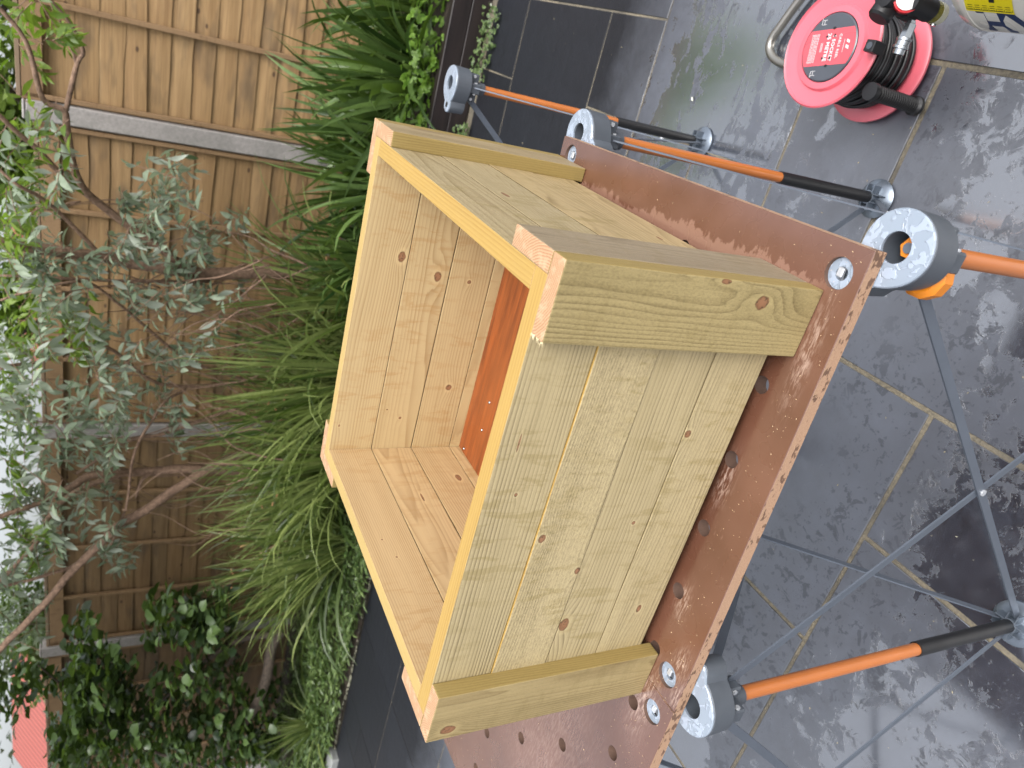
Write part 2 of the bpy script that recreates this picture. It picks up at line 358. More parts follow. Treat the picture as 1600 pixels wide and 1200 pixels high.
# ================================================================ BENCH
TX, TY, TH = .0755, -.0551, .0375
TT = .018
def bench_top_mat():
    m, nt = newmat('brown_film_faced_board'); G = nd(nt, 'ShaderNodeNewGeometry'); Pw = nd(nt, 'ShaderNodeTexCoord', out=3)
    n = noise(nt, Pw, 9, 4); n2 = noise(nt, Pw, 60, 3); n3 = noise(nt, Pw, 3, 3)
    c = mix(nt, mr(nt, n, .35, .7), (106, 67, 48), (122, 83, 66)); c = mix(nt, mr(nt, n3, .45, .7, 0, .5), c, (72, 41, 28))
    fl = nd(nt, 'ShaderNodeTexVoronoi', {'Vector': Pw, 'Scale': 260.0, 'Randomness': 1.0})
    sp = nd(nt, 'ShaderNodeTexVoronoi', {'Vector': Pw, 'Scale': 260.0, 'Randomness': 1.0}, out=1)
    spr = nd(nt, 'ShaderNodeSeparateColor', {0: sp})
    dot = mth(nt, 'MULTIPLY', mr(nt, fl, .12, .22, 1, 0), mr(nt, spr, .90, .93, 0, 1))
    c = mix(nt, mth(nt, 'MULTIPLY', dot, .35), c, (176, 134, 110))
    # pale scuffs
    sc = noise(nt, vsc(nt, Pw, (40, 140, 40), rot=(0, 0, .7)), 1, 4, .7); sc2 = noise(nt, Pw, 6, 2)
    sm = mth(nt, 'MULTIPLY', mr(nt, sc, .60, .72), mr(nt, sc2, .56, .68)); c = mix(nt, mth(nt, 'MULTIPLY', sm, .6), c, (164, 128, 110))
    sb = nt.nodes.new('ShaderNodeSeparateXYZ'); nt.links.new(Pw, sb.inputs[0]); bx_, by_ = sb.outputs[0], sb.outputs[1]
    for (cx, cy, rx, ry, rot) in ((-.12, .026, .05, .009, .1), (-.475, .052, .022, .010, .2), (-.548, .018, .022, .012, .9), (-.585, .006, .02, .008, .4), (-.30, .062, .03, .010, .2), (-.64, .05, .05, .02, .8), (-.9, .2, .2, .1, .5)):
        a = mth(nt, 'DIVIDE', mth(nt, 'SUBTRACT', bx_, cx), rx); b = mth(nt, 'DIVIDE', mth(nt, 'SUBTRACT', by_, cy), ry)
        g = mth(nt, 'POWER', 2.718, mth(nt, 'MULTIPLY', mth(nt, 'ADD', mth(nt, 'MULTIPLY', a, a), mth(nt, 'MULTIPLY', b, b)), -1.0))
        st_ = noise(nt, vsc(nt, Pw, (60, 330, 1), rot=(0, 0, rot)), 1, 4, .7)
        c = mix(nt, mth(nt, 'MULTIPLY', mth(nt, 'MULTIPLY', g, mr(nt, st_, .46, .62)), .8 if cx > -.7 else .25), c, (206, 178, 160))
    wet = mr(nt, noise(nt, Pw, 14, 3), .4, .6)
    r = mix(nt, wet, (.24,) * 3, (.36,) * 3)
    # pale pink wet sawdust crept out along the right side of the planter
    sep = nt.nodes.new('ShaderNodeSeparateXYZ'); nt.links.new(Pw, sep.inputs[0]); X, Y, Z = sep.outputs
    j1 = noise(nt, vsc(nt, Pw, (40, 95, 1)), 1, 4, .75); j2 = noise(nt, vsc(nt, Pw, (5, 14, 1)), 1, 2)
    lim = mth(nt, 'ADD', mth(nt, 'MULTIPLY', mth(nt, 'SUBTRACT', j1, .5), .05), mth(nt, 'MULTIPLY', mth(nt, 'SUBTRACT', j2, .5), .05))
    lim = mth(nt, 'ADD', lim, -.043)
    lim = mth(nt, 'SUBTRACT', lim, mth(nt, 'MULTIPLY', mth(nt, 'SUBTRACT', Y, .05), .030))
    e = mr(nt, mth(nt, 'SUBTRACT', lim, X), -.0008, .0008, 0, 1)
    e = mth(nt, 'MULTIPLY', e, mr(nt, X, -.095, -.088, 0, 1)); e = mth(nt, 'MULTIPLY', e, mr(nt, Y, .03, .06)); e = mth(nt, 'MULTIPLY', e, mr(nt, Y, .60, .56))
    c = mix(nt, mth(nt, 'MULTIPLY', e, .85), c, (150, 112, 94)); 
    finish(nt, c, r, mth(nt, 'ADD', n2, mth(nt, 'MULTIPLY', dot, 2)), .08, .0006, Coat_Weight=.7, Coat_Roughness=.2, Coat_IOR=1.8)
    return m
def raw_edge_mat():
    m, nt = newmat('raw_board_edge'); P = objc(nt)
    n = noise(nt, vsc(nt, P, (60, 60, 130)), 1, 4, .6); n2 = noise(nt, vsc(nt, P, (4, 4, 10)), 1, 2); f = noise(nt, P, 500, 3)
    c = mix(nt, mr(nt, f, .3, .7), (196, 160, 130), (176, 138, 110))
    th = mr(nt, n2, .35, .65, .63, .51)
    s = mr(nt, mth(nt, 'SUBTRACT', n, th), 0, .03); c = mix(nt, mth(nt, 'MULTIPLY', s, .75), c, (78, 48, 36))
    finish(nt, c, .8, mth(nt, 'ADD', f, n), .4, .001); return m
MT, ME = bench_top_mat(), raw_edge_mat(); MH = plain('drilled_hole_wall', (110, 84, 70), .8, .2, 90, .3)
def drilled_sheet(x0, x1, y0, y1, small, large):
    bm = bmesh.new(); add_box(bm, x0, x1, y0, y1, -TT, 0, .0006)
    me = bpy.data.meshes.new('sheet'); bm.to_mesh(me); bm.free(); o = bpy.data.objects.new('sheet', me)
    cb = bmesh.new()
    for (x, y) in small: add_lathe(cb, [(.0103, -.05), (.0103, .05)], (x, y, 0), n=28)
    for (x, y) in large: add_lathe(cb, [(.0165, -.05), (.0165, .05)], (x, y, 0), n=36)
    cm = bpy.data.meshes.new('cut'); cb.to_mesh(cm); cb.free(); co = bpy.data.objects.new('cut', cm)
    C.objects.link(o); C.objects.link(co)
    md = o.modifiers.new('b', 'BOOLEAN'); md.operation = 'DIFFERENCE'; md.solver = 'EXACT'; md.object = co
    bpy.context.view_layer.update()
    r = bpy.data.meshes.new_from_object(o.evaluated_get(bpy.context.evaluated_depsgraph_get()))
    bpy.data.objects.remove(o); bpy.data.objects.remove(co)
    for p in r.polygons: p.material_index = 0 if abs(p.normal.z) > .7 else 1
    return r
def place_sheet(me, label, zoff=0.0):
    me.materials.clear(); me.materials.append(MT); me.materials.append(ME); me.materials.append(MH)
    xs = [v.co.x for v in me.vertices]; ys = [v.co.y for v in me.vertices]; bx = (min(xs), max(xs), min(ys), max(ys))
    rim = lambda q: min(q.x - bx[0], bx[1] - q.x, q.y - bx[2], bx[3] - q.y) < .004
    mi = [0 if abs(p.normal.z) > .7 else 1 if rim(p.center) else 2 for p in me.polygons]; me.polygons.foreach_set('material_index', mi)
    o = bpy.data.objects.new('bench_top', me); C.objects.link(o)
    o.location = (TX, TY, zoff); o.rotation_euler = (0, 0, TH); tag(o, label, 'bench top', 'drilled bench tops'); return o
gy = [.065 + .0975 * k for k in range(6)]
s1 = [(-.0775 - .0975 * i, y) for i in range(6) for y in gy]
sheet1 = place_sheet(drilled_sheet(-.6095, 0, 0, .62, s1, [(-.032, .029), (-.577, .031), (-.025, .587), (-.577, .587)]), 'brown drilled bench top carrying the planter, nearest the cable reel', -.0005)
s2 = [(-.663 - .1 * i, y) for i in range(6) for y in gy]
sheet2 = place_sheet(drilled_sheet(-1.245, -.6105, 0, .62, s2, [(-.643, .031), (-1.21, .031), (-.643, .587), (-1.21, .587)]), 'pinkish brown drilled bench top beyond the planter, nearly empty and running out of the frame', -.0005)

def chips(name, fn, n, smin, smax, mat, label=None):
    vs, fs = [], []
    for _ in range(n):
        p = fn()
        if p is None: continue
        a = rnd.random() * 6.28; l = rnd.uniform(smin, smax); wd = l * rnd.uniform(.2, .45); d = Vector((math.cos(a), math.sin(a), 0)); e = Vector((-d.y, d.x, 0))
        b = len(vs); hgt = Vector((0, 0, wd * .5 + .0003))
        vs += [p - d * l, p + e * wd, p + d * l, p - e * wd, p + hgt + d * l * .2]
        fs += [(b, b + 3, b + 4), (b + 3, b + 2, b + 4), (b + 2, b + 1, b + 4), (b + 1, b, b + 4)]
    o = pyd(name, vs, fs, mat)
    if label: o['kind'] = 'stuff'; tag(o, label, 'wood chips')
    return o
chipm = plain('pale_wood_chip', (232, 200, 158), .8, .2)
def on_bench():
    x = rnd.uniform(-1.2, -.005); y = rnd.uniform(.005, .62) if rnd.random() < .5 else rnd.uniform(.005, .06)
    c, s = math.cos(TH), math.sin(TH); p = Vector((TX + x * c - y * s, TY + x * s + y * c, .0))
    if -.57 < p.x < .024 and -.024 < p.y < .57: return None
    return p
chips('wood_chips', on_bench, 620, .0004, .0013, chipm, 'scattering of tiny pale wood chips and sawdust on the brown bench tops')

# folding leg frame
slate_plastic = plain('grey_moulded_plastic', (84, 90, 98), .5, .12, 60, .15, Specular_IOR_Level=.5)
def pad_mat():
    m, nt = newmat('wet_light_grey_pad'); P = objc(nt); n = noise(nt, P, 70, 2, .5, 1.2); d = mr(nt, n, .5, .53)
    finish(nt, mix(nt, d, (148, 160, 174), (168, 180, 196)), mr(nt, d, 0, 1, .35, .12), d, .5, .0015, Coat_Weight=.5, Coat_Roughness=.05); return m
pad_m = pad_mat(); orange_m = plain('orange_painted_tube', (200, 116, 50), .38, .08, 20, .05, Coat_Weight=.3)
black_m = plain('black_plastic', (22, 22, 24), .45, .2, 60)
strut_m = plain('grey_strut', (104, 112, 124), .4, .1, 30, Metallic=.3)
knob_m = plain('orange_plastic', (232, 138, 28), .4, .06, 30)
white_m = plain('bright_rivet', (225, 228, 232), .25, .1, Metallic=.5)
galv_m = plain('galvanised_foot', (128, 138, 150), .3, .15, 60, Metallic=.6)
ZT = -TT - .0015
def keyhole(bm, z0, z1, R0, r0, ld, R1, r1, n=44):
    """pad outline: big ring with a small lobe towards ld; both with holes"""
    def outer(Ra, Rb, dd):
        # convex hull-like outline with smooth neck
        pts = []
        for k in range(n):
            t = 2 * math.pi * k / n; d = Vector((math.cos(t), math.sin(t), 0)); a = t - math.atan2(ld.y, ld.x)
            a = (a + math.pi) % (2 * math.pi) - math.pi
            rr = Ra
            # ray against lobe circle
            b = dd * math.cos(a); disc = Rb * Rb - (dd * math.sin(a)) ** 2
            if disc > 0 and b > 0: rr = max(rr, b + math.sqrt(disc))
            sm = math.exp(-(a / .62) ** 2) * Ra * .22
            pts.append(d * max(rr, Ra + sm))
        return pts
    o = outer(R0, R1, R0 + R1 * .55)
    c = [Vector((math.cos(2 * math.pi * k / n), math.sin(2 * math.pi * k / n), 0)) * r0 for k in range(n)]
    return o, c
def pad_and_body(x, y, ang, parent):
    ld = Vector((math.cos(ang), math.sin(ang), 0)); n = 72
    o, c = keyhole(None, 0, 0, .0375, .0155, ld, .017, .006, n)
    base = Vector((x, y, 0))
    for nm, z1, z0, mat, sh in (('pad', ZT, ZT - .003, pad_m, 1.0), ('head_body', ZT - .003, ZT - .038, slate_plastic, 1.012)):
        bm = bmesh.new(); bv = Vector((0, 0, .0012))
        top_o = [bm.verts.new(base + p * (sh - .03) + Vector((0, 0, z1))) for p in o]; mid = [bm.verts.new(base + p * sh + Vector((0, 0, z1 - .0012))) for p in o]; bot = [bm.verts.new(base + p * sh * (1 if nm == 'pad' else .97) + Vector((0, 0, z0))) for p in o]
        ti = [bm.verts.new(base + p + Vector((0, 0, z1))) for p in c]; bi = [bm.verts.new(base + p + Vector((0, 0, z0))) for p in c]
        for k in range(n):
            j = (k + 1) % n
            bm.faces.new((ti[k], top_o[k], top_o[j], ti[j])); bm.faces.new((top_o[k], mid[k], mid[j], top_o[j])); bm.faces.new((mid[k], bot[k], bot[j], mid[j]))
            bm.faces.new((bot[k], bi[k], bi[j], bot[j])); bm.faces.new((bi[k], ti[k], ti[j], bi[j]))
        bmesh.ops.recalc_face_normals(bm, faces=bm.faces)
        b = bm2o(nm, bm, mat, parent, smooth=True, sharp=35)
    # dark slot in the lobe
    bm = bmesh.new(); add_lathe(bm, [(.0062, 0), (.0062, .0006)], base + ld * (.0375 + .0105) + Vector((0, 0, ZT)), n=20); bm2o('slot', bm, black_m, parent)
def bar(bm, a, b, w=.016, t=.0025, side=None):
    d = (b - a).normalized(); s = side.normalized() if side else d.cross(Vector((0, 0, 1))).normalized()
    u = d.cross(s).normalized()
    vs = [bm.verts.new(p + s * (i * t / 2) + u * (j * w / 2)) for p in (a, b) for i, j in ((-1, -1), (1, -1), (1, 1), (-1, 1))]
    for f in ((0, 1, 2, 3), (7, 6, 5, 4), (0, 4, 5, 1), (1, 5, 6, 2), (2, 6, 7, 3), (3, 7, 4, 0)): bm.faces.new([vs[i] for i in f])
    bmesh.ops.recalc_face_normals(bm, faces=bm.faces)
frame = thing('folding_workbench', 'folding bench frame with orange legs, grey pads and crossed struts under the brown board', 'workbench', (0, 0, ZG))
fp = bpy.data.objects  # parts are placed in world metres below the bench
def wpart(o): o.location = (o.location[0], o.location[1], o.location[2] - ZG); return o
heads = {}
X0, Y0 = .083, -.060
cth, sth = math.cos(.03), math.sin(.03)
for i in range(3):
    for j in range(3):
        a, b = -.6 * i, .604 * j
        heads[i, j] = Vector((X0 + a * cth - b * .028, Y0 + a * .045 + b, 0))
heads[0, 1] = Vector((.062, .557, 0)); heads[0, 2] = Vector((.050, 1.155, 0)); heads[1, 0] = Vector((-.520, -.084, 0))
mounts = []
for (i, j), p in heads.items():
    ang = {(0, 0): 2.6, (1, 0): .35, (0, 1): -2.0, (0, 2): math.pi + .12}.get((i, j), 3.3 + i)
    before = set(bpy.data.objects)
    pad_and_body(p.x, p.y, ang, frame)
    zb = ZT - .038
    bm = bmesh.new(); add_box(bm, p.x - .011, p.x + .011, p.y - .03, p.y + .03, zb - .026, zb, .002); add_box(bm, p.x - .03, p.x + .03, p.y - .0112, p.y + .0112, zb - .0262, zb - .0002, .002)
    add_lathe(bm, [(.0135, 0), (.0145, .03)], (p.x, p.y, zb - .045), n=20); bm2o('bracket', bm, slate_plastic, frame)
    bm = bmesh.new(); add_tube(bm, [(p.x, p.y, zb - .03), (p.x, p.y, ZG + .295)], .0098, 20); bm2o('leg', bm, orange_m, frame, smooth=True, sharp=40)
    leg = bm2o('leg_sleeve', (lambda b_: (add_tube(b_, [(p.x, p.y, ZG + .295), (p.x, p.y, ZG + .026)], .0118, 20), b_)[1])(bmesh.new()), black_m, frame, smooth=True, sharp=40)
    bm = bmesh.new(); add_lathe(bm, [(0, .0), (.039, .0), (.041, .004), (.034, .009), (.014, .013), (.014, .032), (.0125, .032)], (p.x, p.y, ZG), n=32)
    for k in range(4):
        t = k * math.pi / 2 + TH; d = Vector((math.cos(t), math.sin(t), 0)); e = Vector((-d.y, d.x, 0)); q = p + d * .026
        for sgn in (-1, 1): bar(bm, Vector((p.x, p.y, ZG + .022)) + e * sgn * .008, Vector((q.x, q.y, ZG + .022)) + e * sgn * .008, .024, .002, e)
    bm2o('foot', bm, galv_m, frame, smooth=True, sharp=35)
    bm = bmesh.new()
    for dx, dy in ((.031, 0), (-.031, 0), (0, .031), (0, -.031)): add_lathe(bm, [(.0035, -.0135), (.0035, .0135)], (p.x + dx * .8, p.y + dy * .8, zb - .014), (1, 0, 0) if dy else (0, 1, 0), n=10)
    bm2o('rivet', bm, white_m, frame)
def strut(p, q):
    d = (q - p).normalized(); s = Vector((-d.y, d.x, 0))
    for sg, (a, b) in ((1, (p, q)), (-1, (q, p))):
        dd = (b - a).normalized()
        A = Vector((a.x, a.y, ZT - .052)) + dd * .026 + s * sg * .0016; B = Vector((b.x, b.y, ZG + .024)) - dd * .022 + s * sg * .0016
        bm = bmesh.new(); bar(bm, A, B, .0125, .0026, s); bm2o('strut', bm, strut_m, frame)
    mid = (p + q) / 2; bm = bmesh.new(); add_lathe(bm, [(.005, -.005), (.005, .005)], (mid.x, mid.y, (ZT - .052 + ZG + .024) / 2), s, n=12); bm2o('rivet', bm, white_m, frame)
for i in range(3):
    for j in range(3):
        if i < 2: strut(heads[i, j], heads[i + 1, j])
        if j < 2: strut(heads[i, j], heads[i, j + 1])
# orange hand knobs under two heads
for (i, j), dv in (((0, 0), (-.020, -.008)),):
    p = heads[i, j]; bm = bmesh.new(); pr = []
    zk = ZT - .066
    add_lathe(bm, [(0, 0), (.019, 0), (.024, .005), (.024, .018), (.019, .024), (0, .024)], (p.x + dv[0], p.y + dv[1], zk), n=10); bm2o('hand_knob', bm, knob_m, frame, smooth=True, sharp=30)
p = heads[0, 0]
bm = bmesh.new(); add_lathe(bm, [(.0105, 0), (.0105, .006)], (p.x + .002, p.y - .004, ZT - .020), n=6); bm2o('hex_nut', bm, knob_m, frame)
bm = bmesh.new(); add_lathe(bm, [(.0052, 0), (.0052, .009)], (p.x + .002, p.y - .004, ZT - .020), n=16); bm2o('bolt', bm, strut_m, frame, smooth=True, sharp=40)
bm = bmesh.new()
for p in heads.values(): add_lathe(bm, [(.0153, -.002), (.0153, .0)], (p.x, p.y, ZT - .034), n=28)
bm2o('socket_floor', bm, black_m, frame)
# steel plates seen through the large holes of the bench top
def bpt(x, y, z=0): c, s = math.cos(TH), math.sin(TH); return Vector((TX + x * c - y * s, TY + x * s + y * c, z))
for (x, y) in ((-.032, .029), (-.577, .031), (-.643, .031), (-.025, .587)):
    q = bpt(x, y); bm = bmesh.new()
    add_lathe(bm, [(.0072, 0), (.0072, .0035), (.0162, .0035), (.0162, 0), (.0072, 0)], (q.x, q.y, -.009), n=32, close=False)
    bm2o('locking_ring', bm, pad_m, frame)
    bm = bmesh.new(); add_box(bm, q.x - .0045, q.x + .006, q.y - .001, q.y + .0065, -.009, -.0048, .0012); bm2o('locking_cam', bm, white_m, frame)
for o in frame.children: o.location.z -= ZG     # parts were laid out in world metres

# ================================================================ PATIO
def slate_mat():
    m, nt = newmat('wet_black_slate'); P = objc(nt)
    isl = nd(nt, 'ShaderNodeNewGeometry', out=8)
    n = noise(nt, P, 3.2, 4, .6); n2 = noise(nt, P, 22, 5, .65); n3 = noise(nt, P, 110, 3, .6)
    strk = noise(nt, vsc(nt, P, (3.0, 16, 1), rot=(0, 0, 1.15)), 1, 4, .6, .8)
    n4 = noise(nt, P, 8, 5, .75, .4); c = mix(nt, mr(nt, n2, .3, .7), (50, 53, 63), (70, 75, 87)); c = mix(nt, mr(nt, n4, .48, .66, 0, .2), c, (96, 102, 114)); c = mix(nt, mr(nt, n, .4, .7, 0, .5), c, (38, 39, 45))
    c = mix(nt, mr(nt, isl, 0, 1, 0, .4), c, (84, 91, 106)); 
    grit = mr(nt, noise(nt, P, 60, 3, .7), .66, .74); c = mix(nt, mth(nt, 'MULTIPLY', grit, .5), c, (128, 128, 130))
    vis = mth(nt, 'MAXIMUM', mr(nt, noise(nt, P, 26, 4, .7, .5), .56, .60, 0, 1), mth(nt, 'MULTIPLY', mr(nt, noise(nt, P, 60, 3, .6), .60, .64, 0, 1), .8))
    # standing water lies in a few hollows of the paving; between them the stone is only damp
    sp_ = nt.nodes.new('ShaderNodeSeparateXYZ'); nt.links.new(P, sp_.inputs[0]); X, Y = sp_.outputs[0], sp_.outputs[1]
    dry = mr(nt, mth(nt, 'ADD', Y, mth(nt, 'MULTIPLY', n, .5)), 1.62, 2.0)      # strip beside the bed with less wet gloss and darker colour
    M = None
    for (cx, cy, rx, ry, k) in ((-.90, -.13, .46, .28, 1.15), (.30, .34, .36, .32, .95), (.18, 1.18, .6, .36, .95), (.55, .95, .3, .6, .8), (-.08, .12, .16, .2, .6), (-.42, .02, .26, .16, .95), (-4.2, 2.1, 1.4, .4, .7), (-1.6, .3, .4, .9, .8)):
        a = mth(nt, 'DIVIDE', mth(nt, 'SUBTRACT', X, cx), rx); b = mth(nt, 'DIVIDE', mth(nt, 'SUBTRACT', Y, cy), ry)
        g = mth(nt, 'MULTIPLY', mth(nt, 'POWER', 2.718, mth(nt, 'MULTIPLY', mth(nt, 'ADD', mth(nt, 'MULTIPLY', a, a), mth(nt, 'MULTIPLY', b, b)), -1.0)), k)
        M = g if M is None else mth(nt, 'MAXIMUM', M, g)
    wz = noise(nt, vsc(nt, P, (1, 1, 1), loc=(5.1, 2.2, 0)), 3.0, 6, .6, .6)
    stk = noise(nt, vsc(nt, P, (5, 17, 1), rot=(0, 0, -.25)), 1, 5, .65, .9)
    wz = nd(nt, 'ShaderNodeMix', {0: mr(nt, Y, .7, 1.0), 2: wz, 3: stk})
    wet = mth(nt, 'ADD', mth(nt, 'MULTIPLY', wz, .6), mth(nt, 'MULTIPLY', noise(nt, P, 22, 6, .75, .6), .4))
    wet = mth(nt, 'ADD', wet, mth(nt, 'MULTIPLY', mth(nt, 'SUBTRACT', M, .5), .19))
    wm = mr(nt, mth(nt, 'SUBTRACT', wet, mth(nt, 'MULTIPLY', dry, .2)), .500, .535, 0, 1, True)
    c = mix(nt, mth(nt, 'MULTIPLY', wm, .35), c, (34, 35, 40))
    vis = mth(nt, 'MULTIPLY', vis, mr(nt, noise(nt, P, 2.2, 3), .47, .60)); c = mix(nt, mth(nt, 'MULTIPLY', vis, .45), c, (30, 31, 36))
    c = mix(nt, mth(nt, 'MULTIPLY', dry, .85), c, (24, 24, 27))
    rip = mth(nt, 'ADD', noise(nt, vsc(nt, P, (30, 42, 1)), 1, 3, .6, 1.2), mth(nt, 'MULTIPLY', mr(nt, nd(nt, 'ShaderNodeTexVoronoi', {'Vector': P, 'Scale': 95.0}), 0, .28, 1, 0, True), mr(nt, noise(nt, P, 5, 3), .48, .6, 0, 1.6)))
    h = mth(nt, 'ADD', mth(nt, 'MULTIPLY', n2, 1.1), mth(nt, 'MULTIPLY', strk, 1.2)); h = mth(nt, 'ADD', h, mth(nt, 'MULTIPLY', n3, .35))
    h = mth(nt, 'ADD', mth(nt, 'MULTIPLY', h, mr(nt, wm, 0, 1, 1, .18)), mth(nt, 'MULTIPLY', wm, .35)); h = mth(nt, 'ADD', h, mth(nt, 'MULTIPLY', rip, mr(nt, wm, 0, 1, .2, .6)))
    r = mr(nt, wm, 0, 1, .5, .16)
    finish(nt, c, r, h, .5, .004, Specular_IOR_Level=mr(nt, dry, 0, 1, .6, .25), Coat_Weight=mth(nt, 'MULTIPLY', mth(nt, 'MULTIPLY', mr(nt, wm, 0, 1, .42, 1), mth(nt, 'SUBTRACT', 1.0, mth(nt, 'MULTIPLY', vis, mr(nt, wm, 0, 1, .42, .0)))), mr(nt, dry, 0, 1, 1, .03)), Coat_Roughness=mr(nt, wm, 0, 1, .40, .12), Coat_IOR=3.2)
    return m
def grout_mat():
    m, nt = newmat('sandy_joint'); P = objc(nt); n = noise(nt, P, 160, 4, .7); n2 = noise(nt, P, 5, 3)
    c = mix(nt, mr(nt, n, .3, .7), (100, 95, 83), (158, 146, 122)); c = mix(nt, mr(nt, n2, .45, .65, 0, .8), c, (84, 80, 72))
    finish(nt, c, .7, n, .6, .003); return m
ground = bmesh.new(); add_box(ground, -60, 60, -40, 120, ZG - .5, ZG - .0035)
struct(bm2o('ground', ground, grout_mat()))
MX, MY, GXX, GYY = .305, .3145, .030, .230
occ = {}; rects = []
def put(i, j, w_, h_):
    for a in range(w_):
        for b in range(h_):
            if (i + a, j + b) in occ: return False
    for a in range(w_):
        for b in range(h_): occ[i + a, j + b] = 1
    rects.append((i, j, w_, h_)); return True
for r_ in [(-1, -1, 2, 2), (-2, -2, 1, 2), (-3, 0, 2, 2), (-5, -2, 3, 2), (-5, 0, 2, 2), (-1, 1, 2, 1), (1, 0, 2, 2), (1, -2, 2, 2), (0, 2, 2, 2), (-1, 2, 1, 1), (-1, 3, 1, 1), (0, 4, 1, 1),
           (1, 4, 2, 3), (-1, 5, 2, 2), (-2, 4, 2, 1), (0, 7, 1, 1), (-2, 7, 2, 1), (-1, -3, 2, 2), (-3, 2, 2, 2)]: put(*r_)
for j in range(-12, 8):
    for i in range(-26, 16):
        if (i, j) in occ: continue
        opts = [(2, 2), (3, 2), (2, 1), (1, 2), (1, 1), (2, 3)]; rnd.shuffle(opts)
        for (a, b) in opts + [(1, 1)]:
            if j + b > 8: continue
            if put(i, j, a, b): break
bm = bmesh.new()
for (i, j, a, b) in rects:
    x0 = GXX + i * MX; y0 = GYY + j * MY; g = .0035 if y0 > .8 else .0055
    z = ZG + rnd.uniform(-.0012, .0006)
    add_box(bm, x0 + g, x0 + a * MX - g, y0 + g, y0 + b * MY - g, ZG - .03, z, .001)
struct(bm2o('patio', bm, slate_mat()))

# ================================================================ BED, EDGING
def soil_mat():
    m, nt = newmat('dark_soil'); P = objc(nt); n = noise(nt, P, 30, 5, .7); n2 = noise(nt, P, 140, 3)
    finish(nt, mix(nt, mr(nt, n, .35, .65), (34, 26, 20), (74, 60, 44)), .9, mth(nt, 'ADD', n, n2), .8, .02); return m
YE = 2.80
vs, fs = [], []
nx, ny = 90, 14
for j in range(ny + 1):
    for i in range(nx + 1):
        x = -9 + 13 * i / nx; y0_ = YE + .04 if x > -1.0 else YE - .06; y = y0_ + (4.2 - y0_) * j / ny
        zb = -.62 if x > -1.2 else -.62 - .10 * min(1, (-1.2 - x) / 1.2)
        if x < -1.0 and j < 3: zb = zb + (ZG + .012 - zb) * (1 - j / 3)
        z = zb + .03 * mnoise.noise(Vector((x * 2, y * 2, 0))) * (0 if j == 0 else 1) + (.02 if j > 3 else 0)
        vs.append((x, y, z))
for j in range(ny):
    for i in range(nx): a = j * (nx + 1) + i; fs.append((a, a + 1, a + nx + 2, a + nx + 1))
struct(pyd('soil', vs, fs, soil_mat(), smooth=True))
def darkwood():
    m, nt = newmat('black_stained_timber'); P = objc(nt); n = noise(nt, vsc(nt, P, (3, 40, 40)), 1, 4)
    finish(nt, mix(nt, mr(nt, n, .3, .7), (26, 20, 20), (48, 38, 36)), .45, n, .4, .002); return m
dw = darkwood()
e = thing('timber_edging', 'low black stained timber edging along the front of the raised planting bed', 'garden edging', (0, YE, ZG))
for k in range(2):
    bm = bmesh.new(); add_box(bm, -1.0, 2.6, 0, .045 if k else .05, .088 * k + .001, .088 * (k + 1) - .001, .003); bm2o('sleeper', bm, dw, e)
def pebble_field(n):
    bm = bmesh.new()
    for _ in range(n):
        x = rnd.uniform(-6.5, -1.6); y = YE - .055 + abs(rnd.gauss(0, .025)) - .03 * mnoise.noise(Vector((x * 2, 0, 4))); r_ = rnd.uniform(.004, .014)
        g = bmesh.ops.create_icosphere(bm, subdivisions=1, radius=r_)['verts']
        sx, sy, sz = rnd.uniform(.7, 1.3), rnd.uniform(.7, 1.3), rnd.uniform(.4, .7)
        for v in g: v.co = Vector((v.co.x * sx + x, v.co.y * sy + y, v.co.z * sz + ZG + .010 + rnd.random() * .0))
    return bm
m, nt = newmat('pale_gravel'); isl = nd(nt, 'ShaderNodeNewGeometry', out=8)
finish(nt, mix(nt, isl, (84, 84, 66), (170, 168, 146)), .8)
o = bm2o('gravel_strip', pebble_field(1500), m, smooth=True); o['kind'] = 'stuff'; tag(o, 'strip of small pale gravel between the black paving and the leafy bed', 'gravel')
bm = bmesh.new(); add_box(bm, -6.6, -4.55, YE - .14, YE - .02, ZG - .1, ZG + .045, .006)
tag(bm2o('edging_stone', bm, plain('pale_concrete', (150, 152, 150), .8, .15, 30, .4)), 'pale concrete edging stone at the left end of the planting bed', 'edging stone')

# ================================================================ FENCE
FA = math.atan(-.03)
def FY(x): return 3.96 - .03 * x
def fence_wood(shade_tone=1.0):  # per panel tone: canopy shade painted into the board colour, deepening leftward
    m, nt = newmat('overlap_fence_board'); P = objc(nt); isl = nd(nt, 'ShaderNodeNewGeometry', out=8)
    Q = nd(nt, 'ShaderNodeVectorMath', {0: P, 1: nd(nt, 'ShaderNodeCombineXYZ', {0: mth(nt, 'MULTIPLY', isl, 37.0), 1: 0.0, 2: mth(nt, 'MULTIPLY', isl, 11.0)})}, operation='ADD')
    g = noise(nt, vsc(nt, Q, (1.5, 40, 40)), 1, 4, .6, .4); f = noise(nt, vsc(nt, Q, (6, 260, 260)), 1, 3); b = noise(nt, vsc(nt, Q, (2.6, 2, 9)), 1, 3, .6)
    c = mix(nt, mr(nt, g, .3, .7), tuple(v * shade_tone for v in (172, 142, 100)), tuple(v * shade_tone for v in (136, 107, 70)))
    c = mix(nt, mr(nt, isl, 0, 1, 0, .4), c, (146, 110, 66))
    c = mix(nt, mr(nt, b, .50, .68, 0, .6), c, (80, 68, 54)); c = mix(nt, mr(nt, f, .45, .8, 0, .4), c, (88, 56, 30))
    kn = nd(nt, 'ShaderNodeTexVoronoi', {'Vector': vsc(nt, Q, (5, 1, 9)), 'Scale': 1.0}); c = mix(nt, mr(nt, kn, .05, .09, .8, 0), c, (60, 34, 20))
    finish(nt, c, .75, mth(nt, 'ADD', g, f), .35, .003); return m
fw = fence_wood()
